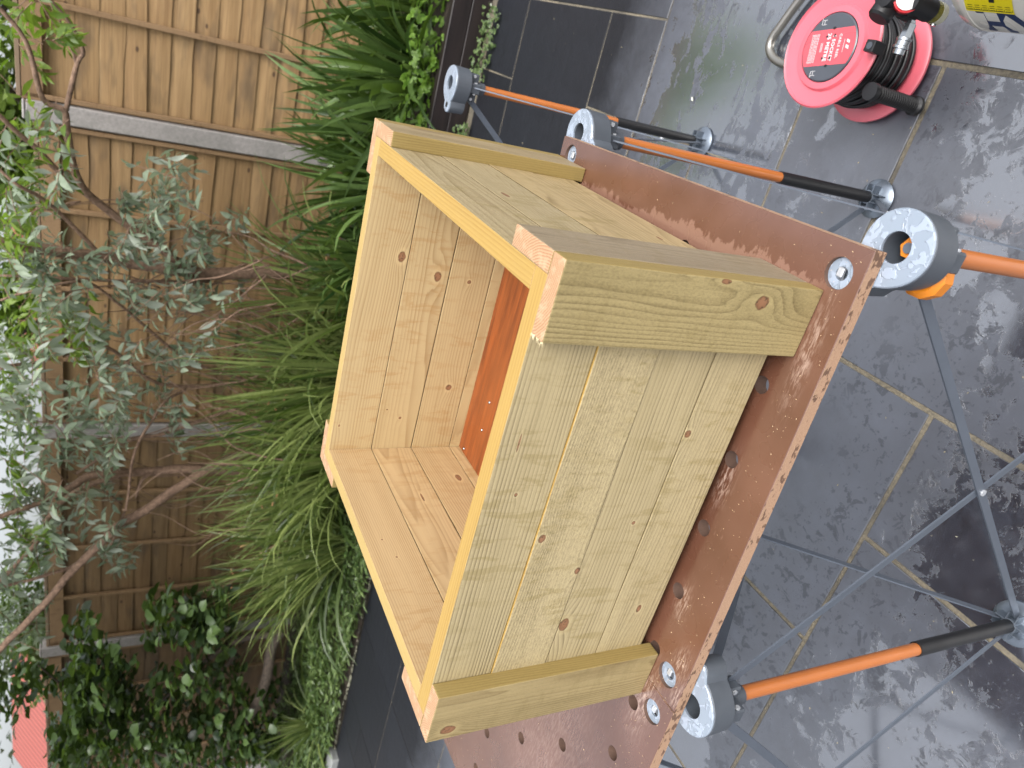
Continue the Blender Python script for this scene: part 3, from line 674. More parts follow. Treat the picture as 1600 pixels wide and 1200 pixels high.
fb = wood('fence_batten', (156, 126, 92), (122, 94, 64), 90, ringf=180, rough=.75, stain=(110, 80, 54))
fcap = wood('fence_cap', (150, 128, 104), (110, 90, 70), 91, ringf=180, rough=.8)
def fence_panel(x0, x1, ztop, label, zbot=-.75, fw=None):   # boards overlap like tiles
    fw = fw or fence_wood(); w_ = x1 - x0; t = thing('overlap_fence', label, 'fence', (x0, FY(x0), zbot), FA, 'overlap fence panels'); Hh = ztop - zbot
    n = 17; bh = Hh / n; vs, fs = [], []
    for k in range(n):
        zb = k * bh; m_ = 36; sd = rnd.random() * 99
        for i in range(m_ + 1):
            x = w_ * i / m_; wv = .012 * mnoise.noise(Vector((x * 1.6 + sd, 0, 0))) + .004 * mnoise.noise(Vector((x * 7 + sd, 3, 0)))
            cup = .012 * mnoise.noise(Vector((x * 1.1 + sd, 8, 0)))
            for (dz, dy) in ((-.006 + wv, -.019 + cup), (bh * .45, -.0175 + cup * .8), (bh * 1.1, -.010), (bh * 1.1, -.004), (-.006 + wv, -.013 + cup)): vs.append((x, dy, zb + dz))
        b0 = len(vs) - 5 * (m_ + 1)
        for i in range(m_):
            for q in range(5): a = b0 + i * 5; fs.append((a + q, a + (q + 1) % 5, a + 5 + (q + 1) % 5, a + 5 + q))
    pyd('boards', vs, fs, fw, t)
    for k, f in enumerate((0.012, .25, .5, .75, .988)):
        bm = bmesh.new(); hw = .013 if 0 < k < 4 else .012
        add_box(bm, -Hh / 2, Hh / 2, -hw, hw, -.011, .011, .003)
        mw = Matrix(((0, 1, 0, w_ * f), (0, 0, -1, -.043), (1, 0, 0, Hh / 2), (0, 0, 0, 1))); 
        bm2o('batten', bm, fb, t, mw)
    bm = bmesh.new(); add_box(bm, -w_ / 2, w_ / 2, -.035, .035, -.01, .01, .002); bm2o('top_cap', bm, fcap, t, Matrix.Translation((w_ / 2, -.02, Hh + .012)))
    bm = bmesh.new(); add_box(bm, -w_ / 2, w_ / 2, -.011, .011, -.045, .045, .002); bm2o('top_rail', bm, fb, t, Matrix.Translation((w_ / 2, -.043, Hh - .046)))
def post_mat():
    m, nt = newmat('grey_concrete_post'); P = objc(nt); n = noise(nt, P, 60, 5, .7); n2 = noise(nt, P, 5, 3)
    c = mix(nt, mr(nt, n, .3, .7), (184, 178, 174), (150, 145, 142)); c = mix(nt, mr(nt, n2, .45, .7, 0, .6), c, (136, 134, 128))
    finish(nt, c, .9, n, .5, .004); return m
pm = post_mat()
def fence_post(x, ztop, label):
    bm = bmesh.new(); prof = [(-.05, -.075), (.05, -.075), (.05, .03), (-.05, .03)]
    add_box(bm, -.048, .048, -.07, .035, 0, ztop + .8, .006)
    add_box(bm, -.048, .048, -.0702, .034, ztop + .8, ztop + .815, .006)
    o = bm2o('fence_post', bm, pm); o.location = (x, FY(x), -.80); o.rotation_euler = (0, 0, FA); tag(o, label, 'fence post', 'concrete fence posts')
PXS = [1.215, -.715, -2.637, -4.567, -6.5, -8.43]
fence_post(-.715, 1.06, 'grey concrete fence post standing clear of leaves, second from the right end')
fence_post(-2.637, 1.06, 'grey concrete fence post half hidden behind the silvery shrub branches')
fence_post(-4.567, 1.08, 'grey concrete fence post beside the dark broad leaved shrub')
fence_post(1.215, 1.1, 'grey concrete fence post at the right end of the fence, beyond the frame')
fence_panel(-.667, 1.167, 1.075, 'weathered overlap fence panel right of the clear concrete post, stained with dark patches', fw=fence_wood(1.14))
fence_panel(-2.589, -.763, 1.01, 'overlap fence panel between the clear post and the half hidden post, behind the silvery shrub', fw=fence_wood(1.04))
fence_panel(-4.519, -2.685, 1.03, 'overlap fence panel with shade painted in, behind the tall grassy leaves and thick leaning branches', fw=fence_wood(.84))
fence_panel(-6.45, -4.615, 1.05, 'brown overlap fence panel with shade painted in, behind the broad leaved shrub at the far left', fw=fence_wood(.68))
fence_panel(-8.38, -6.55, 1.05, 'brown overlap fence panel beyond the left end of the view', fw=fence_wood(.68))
fence_post(-6.5, 1.08, 'grey concrete fence post at the far left end, beyond the frame')

# ================================================================ PLANTS
def leaf_mat(name, a, b, under=None, rough=.4, trans=.35, spec=.5):
    m, nt = newmat(name); isl = nd(nt, 'ShaderNodeNewGeometry', out=8); P = objc(nt)
    c = mix(nt, isl, a, b); c = mix(nt, mr(nt, noise(nt, P, 60, 3), .4, .7, 0, .3), c, tuple(v * .55 for v in col(a)[:3]))
    if under:
        bf = nd(nt, 'ShaderNodeNewGeometry', out=6); c = mix(nt, mth(nt, 'MULTIPLY', bf, .75), c, under)
    p = nt.nodes.new('ShaderNodeBsdfPrincipled'); nt.links.new(c, p.inputs['Base Color']); p.inputs['Roughness'].default_value = rough
    p.inputs['Specular IOR Level'].default_value = spec
    t = nd(nt, 'ShaderNodeBsdfTranslucent', {'Color': mix(nt, .4, c, (150, 190, 50))}); mx = nd(nt, 'ShaderNodeMixShader', {0: trans, 1: p.outputs[0], 2: t})
    o = nt.nodes.new('ShaderNodeOutputMaterial'); nt.links.new(mx, o.inputs['Surface']); return m
m_strap = leaf_mat('dark_strap_leaf', (36, 62, 28), (122, 150, 82), rough=.28, trans=.25)
m_grass = leaf_mat('narrow_green_leaf', (58, 82, 36), (168, 182, 108), rough=.33, trans=.3)
m_cover = leaf_mat('small_cover_leaf', (62, 88, 48), (136, 158, 96), rough=.38, trans=.3)
m_bud = leaf_mat('silvery_leaf', (96, 116, 86), (168, 182, 156), under=(190, 198, 184), rough=.55, trans=.25)
m_bud2 = leaf_mat('fresh_green_leaf', (92, 124, 40), (150, 176, 70), rough=.4, trans=.5)
m_broad = leaf_mat('broad_dark_leaf', (34, 52, 30), (96, 120, 66), rough=.35, trans=.25)
m_lime = leaf_mat('bright_tree_leaf', (120, 150, 60), (176, 200, 110), rough=.5, trans=.5)
m_ger = leaf_mat('fresh_lobed_leaf', (92, 132, 40), (140, 176, 70), rough=.45, trans=.45)
m_dry = plain('dry_tan_stalk', (178, 136, 92), .8, .2)
def bark_mat(name, a, b):
    m, nt = newmat(name); P = objc(nt); n = noise(nt, P, 50, 5, .7); n2 = noise(nt, P, 12, 3)
    finish(nt, mix(nt, mr(nt, n, .3, .7), a, b), .85, mth(nt, 'ADD', n, n2), .8, .006); return m
m_bark = bark_mat('peeling_brown_bark', (92, 70, 56), (172, 140, 116)); m_bark2 = bark_mat('dark_bark', (56, 47, 40), (116, 102, 88))
class LB:
    """collects many leaves into one mesh"""
    def __init__(s): s.v = []; s.f = []
    def blade(s, p, d, length, width, droop, twist=0.0, seg=6, fold=.25):
        d = d.normalized(); up = Vector((0, 0, 1)); side = d.cross(up)
        if side.length < .05: side = Vector((math.cos(twist), math.sin(twist), 0))
        side.normalize(); side = (Matrix.Rotation(twist, 3, d) @ side); b0 = len(s.v); q = Vector(p); st = length / seg
        for k in range(seg + 1):
            t = k / seg; w_ = width * (min(1, .55 + t * 2.2)) * (1 - t ** 2.6) * .5 + .0004; nrm = side.cross(d)
            s.v += [q - side * w_ + nrm * w_ * fold, q.copy(), q + side * w_ + nrm * w_ * fold]
            q = q + d * st; d = (d + Vector((0, 0, -1)) * droop * (t + .15) * st / length * 2).normalized(); side = (side - d * side.dot(d)).normalized()
        for k in range(seg):
            a = b0 + k * 3; s.f += [(a, a + 1, a + 4, a + 3), (a + 1, a + 2, a + 5, a + 4)]
    def leaf(s, p, d, length, width, nrm=None, bend=.25, shape=0):
        d = d.normalized(); nrm = nrm or Vector((rnd.gauss(0, .5), rnd.gauss(0, .5), 1)); side = d.cross(nrm)
        if side.length < .05: side = d.cross(Vector((1, 0, 0)))
        side.normalize(); n = side.cross(d).normalized(); b0 = len(s.v); ws = (.0, .62, 1.0, .72, .0) if shape == 0 else (.0, .85, 1.0, .9, .0)
        for k in range(5):
            t = k / 4; c = p + d * length * t - n * (bend * length * t * t); w_ = width * .5 * ws[k]
            if k in (0, 4): s.v.append(c)
            else: s.v += [c - side * w_ + n * w_ * .3, c, c + side * w_ + n * w_ * .3]
        a = b0
        s.f += [(a, a + 2, a + 1), (a, a + 3, a + 2)]
        for k in range(2):
            q = a + 1 + 3 * k; s.f += [(q, q + 1, q + 4, q + 3), (q + 1, q + 2, q + 5, q + 4)]
        q = a + 7; s.f += [(q, q + 1, a + 10), (q + 1, q + 2, a + 10)]
    def build(s, name, mat, parent=None): return pyd(name, s.v, s.f, mat, parent, smooth=True)
def clump(x, y, z, n, ln, wd, lean, droop, mat, label, group, spread=.12, seg=6, name='strap_leaf_plant', bias=Vector((0, -.1, 0)), dry=0, cat='plant'):
    lb = LB()
    for _ in range(n):
        a = rnd.random() * 6.283; r_ = spread * math.sqrt(rnd.random()); p = Vector((x + r_ * math.cos(a), y + r_ * math.sin(a) * .8, z - .01))
        l = rnd.uniform(*ln); t = abs(rnd.gauss(0, lean)) + .05; a2 = a + rnd.gauss(0, .6)
        d = Vector((math.sin(t) * math.cos(a2), math.sin(t) * math.sin(a2), math.cos(t))) + bias
        lb.blade(p, d, l, rnd.uniform(*wd), rnd.uniform(*droop), rnd.gauss(0, .8), seg)
    for k in range(len(lb.v)):
        v = lb.v[k]; yy = FY(v.x) - .06
        if v.y > yy: v.y = yy - .001
        if v.z < -.775: v.z = -.775
    t = thing(name, label, cat, (x, y, z), 0, group)
    o = lb.build('leaves', mat, t); o.location = (-x, -y, -z)
    if dry:
        for k in range(dry):
            bm = bmesh.new(); p = Vector((x + rnd.gauss(0, .15), y + rnd.gauss(-.05, .08), z + rnd.uniform(.25, .6))); s = rnd.uniform(.03, .05); a = rnd.random() * 6.28
            pts = [p + Vector((math.cos(a) * s * (q - 1), math.sin(a) * s * (q - 1), s * .5 * math.cos(q * 1.4))) for q in (0, .7, 1.4, 2)]
            add_tube(bm, smooth_path(pts, 3), [.003] + [.005] * 8 + [.002], 6); b = bm2o('seed_head', bm, m_dry, t, smooth=True); b.location = (-x, -y, -z)
    return t
G1 = 'dark strap leaved plants along the fence'
def base(u, v, z=-.62): p = atz(u, v, z); return p.x, p.y
# right: broad dark strap leaves
for (x, y, n, ln, wd, lab) in [
    (.22, 3.25, 85, (.30, .58), (.020, .036), 'dark strap leaved clump at the right end of the bed, against the stained fence panel'),
    (-.10, 3.12, 105, (.32, .62), (.020, .038), 'dark strap leaved clump behind the highest grey bench pad'),
    (-.38, 3.30, 105, (.34, .64), (.018, .034), 'strap leaved clump in front of the clear fence post, spiky tips against bare boards'),
    (-.70, 3.42, 95, (.32, .6), (.018, .032), 'strap leaved clump at the foot of the clear concrete post'),
    (-.62, 3.10, 95, (.27, .5), (.018, .032), 'low strap leaved clump just beyond the planter corner closest to the fence'),
    (-1.05, 3.25, 110, (.3, .54), (.016, .028), 'deep green strap leaved clump beyond the back rim of the planter, right of its middle')]:
    clump(x, y, -.62, int(n * .8), (ln[0], ln[1] * 1.18), (wd[0] * 1.15, wd[1] * 1.25), .5, (.4, 1.5), m_strap, lab, G1)
G2 = 'narrow grassy leaved plants behind the planter'
for (x, y, n, ln, lab, dr) in [
    (-1.40, 3.30, 260, (.40, .85), 'tall narrow grassy clump under the thick trunk of the silvery shrub', 2),
    (-1.75, 3.15, 300, (.45, .90), 'tall narrow grassy clump beyond the middle of the planter back rim', 2),
    (-2.05, 3.30, 300, (.45, .90), 'grassy clump in front of the half hidden fence post, right hand neighbour', 3),
    (-2.30, 3.10, 300, (.40, .80), 'grassy clump arching over the planter corner farthest from the camera', 3),
    (-2.65, 3.25, 300, (.45, .85), 'yellowish grassy clump below the half hidden fence post with tan seed heads', 4),
    (-2.95, 3.05, 280, (.40, .75), 'yellow green grassy clump arching towards the black paving', 3),
    (-3.35, 3.25, 260, (.40, .75), 'yellow green grassy clump in front of the fence panel with painted shade', 4)]:
    clump(x, y, -.64, int(n * .62), (ln[0] * 1.05, ln[1] * 1.22), (.010, .025), .45, (.5, 1.6), m_grass, lab, G2, spread=.17, seg=7, name='grassy_plant', dry=dr)
p = atz(455, 1150, -.66)
clump(-4.55, 2.98, -.68, 60, (.25, .5), (.009, .015), .5, (.4, 1.2), m_grass, 'single tuft of pointed bright leaves at the left end of the leafy ground cover', None, spread=.05, name='grass_tuft', cat='grass tuft')
# ground cover, far left
lb = LB()
for _ in range(12000):
    x = rnd.uniform(-6.2, -2.3); y = YE - .07 + .04 * mnoise.noise(Vector((x * 4, 0, 0))) + (3.6 - YE) * rnd.random() ** 1.25
    if x > -2.9 and y > 3.1: continue
    hgt = .02 + .18 * min(1, (y - YE + .08) / .3) * (0.7 + .6 * mnoise.noise(Vector((x * 3, y * 3, 1))))
    p = Vector((x, y, -.765 + max(.0, hgt) * rnd.random() ** .5 + .03)); a = rnd.random() * 6.28
    lb.leaf(p, Vector((math.cos(a), math.sin(a), rnd.uniform(-.1, .9))), rnd.uniform(.035, .075), rnd.uniform(.009, .018), bend=.3)
o = lb.build('ground_cover', m_cover); o['kind'] = 'stuff'; tag(o, 'dense mat of small narrow green leaves spilling towards the black paving', 'ground cover')
# rotting litter between plants
lb = LB()
for _ in range(2600):
    x = rnd.uniform(-5, 1.2); y = rnd.uniform(YE + .06, 3.85); a = rnd.random() * 6.28
    lb.leaf(Vector((x, y, -.61 + rnd.random() * .08 - (.08 if x < -2 else 0))), Vector((math.cos(a), math.sin(a), rnd.uniform(0, .7))), rnd.uniform(.03, .08), rnd.uniform(.008, .03))
o = lb.build('undergrowth', m_strap); o['kind'] = 'stuff'; tag(o, 'low dark undergrowth of mixed leaves covering the soil between the plants', 'undergrowth')
# lobed fresh leaves behind the high pad + creeping weed at the foot of the edging
def lobed(x0, x1, y0, y1, z0, z1, n, s0, s1, label, name, mat, cx=None):
    lb = LB()
    for _ in range(n):
        p = Vector((rnd.uniform(x0, x1), rnd.uniform(y0, y1), rnd.uniform(z0, z1))); s = rnd.uniform(s0, s1); a0 = rnd.random() * 6.28; nr = Vector((rnd.gauss(0, .35), rnd.gauss(-.3, .35), 1)).normalized()
        x_, y_, _ = frame_from(nr)
        for k in range(5):
            a = a0 + (k - 2) * .75; lb.leaf(p, x_ * math.cos(a) + y_ * math.sin(a), s, s * .62, nrm=nr, bend=.15, shape=1)
    t = thing(name, label, 'plant', ((x0 + x1) / 2, (y0 + y1) / 2, z0)); o = lb.build('leaves', mat, t); o.location = -t.location; return t
lobed(-.30, .12, 2.83, 3.0, -.62, -.48, 150, .016, .034, 'fresh green lobed leaves tumbling beside the highest grey bench pad', 'lobed_leaf_plant', m_ger)
lobed(.15, .45, 2.86, 3.0, -.62, -.45, 60, .018, .034, 'lobed leaved plant at the right end of the black timber edging', 'lobed_leaf_plant', m_ger)
lobed(-.02, .28, YE - .14, YE - .01, ZG + .004, ZG + .05, 160, .007, .014, 'small creeping weed growing at the foot of the black edging, right side', 'creeping_weed', m_cover)
lobed(-.52, -.22, YE - .10, YE - .01, ZG + .004, ZG + .06, 150, .008, .015, 'creeping weed hiding the foot of the edging under the highest pad', 'creeping_weed', m_cover)

# ---- silvery shrub (branches + leaves)
bud = thing('silvery_shrub', 'large straggly shrub with peeling brown branches and silvery pointed leaves', 'shrub', (-1.9, 3.5, -.62))
def branch(pts, r0, r1, mat=m_bark, parent=bud, name='branch'):
    """pts: (u, v, depth y)"""
    P = smooth_path([aty(u, v, y) for u, v, y in pts], 5); n = len(P); r0 *= 1.3; r1 *= 1.3
    P = [p + Vector((mnoise.noise(p * 9), mnoise.noise(p * 9 + Vector((5, 0, 0))), 0)) * .008 for p in P]
    bm = bmesh.new(); add_tube(bm, P, [r0 + (r1 - r0) * k / (n - 1) + .0012 * mnoise.noise(P[k] * 30) for k in range(n)], 8)
    o = bm2o(name, bm, mat, parent, smooth=True); o.location = -parent.location; return o
K = .0029   # metres per pixel near the shrub
branch([(520, 430, 3.45), (450, 425, 3.40), (330, 428, 3.35), (220, 412, 3.3), (160, 402, 3.25), (60, 388, 3.2), (-60, 370, 3.1)], .030, .020, name='trunk')
branch([(300, 425, 3.36), (165, 325, 3.35), (122, 280, 3.3), (105, 205, 3.28), (100, 172, 3.27), (66, 152, 3.26), (40, 65, 3.22), (-20, -10, 3.2)], .016, .006)
branch([(103, 172, 3.27), (120, 100, 3.25), (130, 80, 3.24), (112, 40, 3.22), (70, -10, 3.2)], .009, .004)
branch([(120, 100, 3.25), (110, 70, 3.24), (92, 30, 3.2)], .006, .003)
branch([(165, 325, 3.35), (100, 275, 3.3), (55, 232, 3.25), (0, 182, 3.2), (-40, 150, 3.2)], .012, .006)
branch([(160, 402, 3.25), (90, 330, 3.2), (30, 290, 3.1), (-20, 250, 3.1)], .009, .004)
branch([(330, 440, 3.4), (140, 437, 3.35), (0, 430, 3.2)], .008, .005)
branch([(400, 600, 3.5), (290, 560, 3.45), (180, 470, 3.35), (120, 440, 3.3), (0, 470, 3.2)], .007, .004)
branch([(380, 600, 3.5), (250, 600, 3.45), (160, 540, 3.35), (60, 565, 3.3), (0, 575, 3.2)], .009, .006)
branch([(430, 735, 3.45), (300, 733, 3.4), (207, 737, 3.35), (143, 742, 3.3), (110, 763, 3.25), (67, 783, 3.2), (-20, 815, 3.1)], .024, .010, name='trunk')
branch([(400, 700, 3.45), (300, 748, 3.35), (221, 800, 3.25), (195, 815, 3.22), (150, 856, 3.2), (112, 894, 3.15), (86, 924, 3.1), (45, 969, 3.05), (-30, 1045, 3.0)], .022, .013, name='trunk')
branch([(207, 737, 3.35), (130, 762, 3.2), (82, 800, 3.2), (56, 849, 3.15), (22, 886, 3.1), (-20, 925, 3.1)], .012, .008)
branch([(150, 856, 3.2), (112, 886, 3.2), (75, 898, 3.15), (0, 918, 3.1)], .009, .006)
branch([(430, 620, 3.5), (350, 645, 3.45), (267, 675, 3.4), (200, 690, 3.35), (120, 740, 3.3)], .010, .006)
branch([(290, 610, 3.45), (258, 628, 3.35), (235, 660, 3.3), (217, 690, 3.28), (205, 730, 3.25), (197, 793, 3.2), (170, 860, 3.2)], .0065, .005)
branch([(240, 735, 3.36), (222, 752, 3.3), (212, 778, 3.3)], .010, .004)
for k in range(40):
    u = rnd.uniform(120, 400); v = rnd.uniform(300, 800); u2 = u - rnd.uniform(60, 150); v2 = v + rnd.uniform(-70, 70)
    branch([(u, v, 3.4), ((u + u2) / 2, (v + v2) / 2 + rnd.uniform(-15, 15), 3.35), (u2, v2, 3.25)], rnd.uniform(.002, .0045), .0014, name='twig')
for k in range(44):      # bare thin stems rising through the grassy leaves
    v = rnd.choice((rnd.uniform(380, 560), rnd.uniform(560, 860))); u = rnd.uniform(400, 500); u2 = u - rnd.uniform(110, 260); v2 = v + rnd.gauss(0, 60); y_ = rnd.uniform(3.0, 3.5)
    branch([(u, v, y_), (u * .6 + u2 * .4, v * .6 + v2 * .4 + rnd.gauss(0, 16), y_ - .02), (u * .3 + u2 * .7, v * .3 + v2 * .7 + rnd.gauss(0, 18), y_ - .02), (u2, v2, y_ - .05)], rnd.uniform(.002, .005), .0012, name='twig')
lb, lb2 = LB(), LB()
regs = [(0, 0, 60, 400, 20, 1), (60, 0, 110, 110, 4, 1), (60, 180, 100, 330, 4, 1), (0, 150, 110, 420, 12, 0), (215, 215, 300, 320, 7, 0), (150, 300, 320, 460, 48, 0), (180, 440, 300, 520, 12, 0), (0, 380, 150, 700, 62, 0), (0, 400, 60, 900, 26, 1),
        (150, 520, 290, 700, 38, 0), (60, 660, 180, 870, 40, 0), (0, 700, 60, 1010, 34, 0), (280, 330, 380, 560, 12, 0), (90, 480, 150, 560, 10, 1), (150, 820, 200, 900, 8, 0)]
tw = bmesh.new()
for (u0, v0, u1, v1, n, kd) in regs:
    for _ in range(n):
        p = aty(rnd.uniform(u0, u1), rnd.uniform(v0, v1), rnd.uniform(2.95, 3.6)); a = rnd.random() * 6.28
        d = Vector((math.cos(a), math.sin(a) * .5, rnd.uniform(-.6, 1.0))).normalized(); ln = rnd.uniform(.10, .24); nn = rnd.randint(4, 7); q = p - d * ln / 2
        add_tube(tw, [q, q + d * ln * .5 + Vector((0, 0, .006)), q + d * ln], [.0022, .0018, .001], 4, False)
        L_ = lb2 if kd else lb
        for k in range(nn):
            c = q + d * ln * (k + .5) / nn; x_, y_, _ = frame_from(d); t0 = k * 1.57
            for sg in (0, math.pi):
                e_ = (x_ * math.cos(t0 + sg) + y_ * math.sin(t0 + sg)) * .8 + d * .7 + Vector((0, 0, -.25)); l = rnd.uniform(.055, .11) * (1 - .35 * k / nn); L_.leaf(c, e_, l, l * rnd.uniform(.28, .42), bend=rnd.uniform(.1, .5))
        L_.leaf(q + d * ln, d, .05, .014)
def clampfence(L_):
    for v in L_.v:
        yy = FY(v.x) - .09
        if v.y > yy: v.y = yy
for _ in range(760):      # unseen crown leaves, added above the frame to shade the fence and bed
    p = Vector((-6.4 + 4.6 * rnd.random() ** 1.3, rnd.uniform(2.7, 3.8), rnd.uniform(1.25, 2.3))); a = rnd.random() * 6.28; d = Vector((math.cos(a), math.sin(a), rnd.uniform(-.3, .6)))
    for k in range(7):
        b_ = rnd.random() * 6.28; l = rnd.uniform(.07, .12); lb.leaf(p + d * k * .035, Vector((math.cos(b_), math.sin(b_), .1)), l, l * .4)
clampfence(lb); clampfence(lb2)
o = lb.build('foliage', m_bud, bud); o.location = -bud.location; o = lb2.build('foliage', m_bud2, bud); o.location = -bud.location
o = bm2o('twigs', tw, m_bark, bud, smooth=True); o.location = -bud.location; o['kind'] = 'stuff'

# ---- broad leaved shrub at the left
br = thing('broad_leaved_shrub', 'dark shrub with rounded leaves and bare crooked stems at the left end of the bed', 'shrub', (-5.0, 3.3, -.68))
branch([(440, 985, 3.3), (425, 1010, 3.25), (415, 1065, 3.15), (395, 1110, 3.1), (365, 1150, 3.05), (330, 1215, 3.0)], .030, .026, m_bark2, br, 'trunk')
branch([(425, 992, 3.3), (385, 995, 3.35), (345, 1015, 3.35), (310, 1045, 3.35), (285, 1080, 3.35)], .022, .010, m_bark2, br)
branch([(370, 1020, 3.35), (355, 1040, 3.3), (335, 1065, 3.3)], .014, .007, m_bark2, br)
branch([(300, 1055, 3.35), (220, 1120, 3.4), (185, 1130, 3.4)], .010, .005, m_bark2, br)
branch([(330, 1200, 3.2), (200, 1160, 3.3), (120, 1090, 3.3), (60, 1040, 3.3)], .012, .004, m_bark2, br)
lb = LB()
for (u0, v0, u1, v1, n) in [(330, 1050, 430, 1200, 50), (200, 1080, 380, 1200, 50), (85, 1120, 300, 1200, 50), (110, 965, 180, 1090, 40), (80, 1050, 140, 1200, 60), (0, 1040, 60, 1110, 20), (120, 1080, 220, 1200, 80), (220, 1040, 340, 1200, 90), (230, 930, 350, 1000, 70), (340, 1120, 430, 1200, 60), (130, 1020, 200, 1080, 40), (290, 930, 370, 1060, 50)]:
    for _ in range(n):
        p = aty(rnd.uniform(u0, u1), rnd.uniform(v0, v1), rnd.uniform(2.9, 3.75)); 
        for k in range(6):
            a = rnd.random() * 6.28; l = rnd.uniform(.05, .10); lb.leaf(p + Vector((rnd.gauss(0, .03), rnd.gauss(0, .03), rnd.gauss(0, .03))), Vector((math.cos(a), math.sin(a), rnd.uniform(-.5, .6))), l, l * rnd.uniform(.6, .8), bend=.2, shape=1)
clampfence(lb); o = lb.build('foliage', m_broad, br); o.location = -br.location

# ---- trees beyond the fence
def tree(x, y, zc, rad, n, mat, label, ls=.12):
    t = thing('tree', label, 'tree', (x, y, ZG), 0, 'trees beyond the fence')
    bm = bmesh.new(); h = zc - ZG
    add_tube(bm, smooth_path([(0, 0, 0), (.05, .02, h * .4), (-.04, .03, h * .8), (0, 0, h * 1.15)], 4), [.12 - .1 * k / 12 for k in range(13)], 10)
    for k in range(9):
        a = k * 2.4; z0 = h * (.5 + .06 * k); e_ = Vector((math.cos(a) * rad * .8, math.sin(a) * rad * .8, z0 + rad * .5))
        add_tube(bm, [(0, 0, z0), tuple(e_ * .5 + Vector((0, 0, z0 * .45))), tuple(e_)], [.045, .03, .01], 6)
    bm2o('trunk', bm, m_bark2, t, smooth=True)
    L_ = LB(); cl = [Vector((rnd.gauss(0, .45), rnd.gauss(0, .45), rnd.gauss(0, .45))) * rad for _ in range(46)]
    for _ in range(n):
        c = rnd.choice(cl); p = c + Vector((rnd.gauss(0, 1), rnd.gauss(0, 1), rnd.gauss(0, 1))) * rad * .14; p.z += h
        a = rnd.random() * 6.28; l = rnd.uniform(.6, 1.2) * ls; L_.leaf(p, Vector((math.cos(a), math.sin(a), rnd.uniform(-.6, .5))), l, l * .5, bend=.2)
    L_.build('crown', mat, t)
tree(.3, 6.0, 1.5, 1.35, 9000, m_lime, 'bright yellow green tree just over the fence at the right', .11)
tree(-1.6, 6.6, 1.5, 1.1, 7000, m_lime, 'pale green tree over the fence left of the clear concrete post', .11)
tree(-3.6, 8.5, 1.4, 1.0, 5000, m_bud2, 'smaller green tree over the fence in the middle of the view', .12)
tree(-8.4, 8.0, 1.5, 1.2, 5000, m_cover, 'green tree over the fence at the far left', .12)

# ---- neighbouring houses over the fence
def house(x, y, w_, d_, h, roof_h, label, rz=0, wallc=(214, 210, 204), roofc=(176, 92, 80)):
    t = thing('neighbour_house', label, 'house', (x, y, ZG), rz, 'houses beyond the fence')
    bm = bmesh.new(); add_box(bm, -w_ / 2, w_ / 2, -d_ / 2, d_ / 2, 0, h); bm2o('wall', bm, plain('rendered_wall', wallc, .85, .06, 3, .2), t)
    m, nt = newmat('ribbed_red_roof'); P = objc(nt); wv = nd(nt, 'ShaderNodeTexWave', {'Vector': P, 'Scale': 2.2, 'Distortion': .3}, out=1)
    finish(nt, mix(nt, wv, roofc, tuple(int(v * .8) for v in roofc)), .8, wv, .4, .03)
    e_ = .25; vs = [(-w_ / 2 - e_, -d_ / 2 - e_, h - .05), (w_ / 2 + e_, -d_ / 2 - e_, h - .05), (w_ / 2 + e_, 0, h + roof_h), (-w_ / 2 - e_, 0, h + roof_h), (-w_ / 2 - e_, d_ / 2 + e_, h - .05), (w_ / 2 + e_, d_ / 2 + e_, h - .05)]
    bm = bmesh.new(); V = [bm.verts.new(v) for v in vs]; V2 = [bm.verts.new((v[0], v[1], v[2] - .1)) for v in vs]
    for q in ((0, 1, 2, 3), (3, 2, 5, 4)): bm.faces.new([V[i] for i in q]); bm.faces.new([V2[i] for i in q][::-1])
    for q in ((0, 1), (1, 2), (2, 5), (5, 4), (4, 3), (3, 0)): bm.faces.new((V[q[0]], V2[q[0]], V2[q[1]], V[q[1]]))
    bmesh.ops.recalc_face_normals(bm, faces=bm.faces); bm2o('roof', bm, m, t)
    gm = plain('dark_window_glass', (60, 70, 82), .15, .1); fm = plain('white_window_frame', (225, 225, 222), .5, .05)
    for k in (-1, 0, 1):
        bm = bmesh.new(); add_box(bm, k * w_ * .3 - .5, k * w_ * .3 + .5, -d_ / 2 - .05, -d_ / 2 - .002, h * .52, h * .82); f = bm2o('window', bm, fm, t)
        bm = bmesh.new(); add_box(bm, k * w_ * .3 - .43, k * w_ * .3 + .43, -d_ / 2 - .06, -d_ / 2 - .052, h * .52 + .07, h * .82 - .07); bm2o('pane', bm, gm, f)
p = aty(42, 1130, 12); q = aty(49, 472, 16)
house(p.x - .9, 13.5, 2.6, 3.0, p.z - ZG - .35, .8, 'low outbuilding with a ribbed red roof showing over the left end of the fence', .2)
house(q.x, 17, 2.6, 3.2, q.z - ZG - .3, .7, 'distant pale house with a red roof seen through the silvery leaves', -.2)

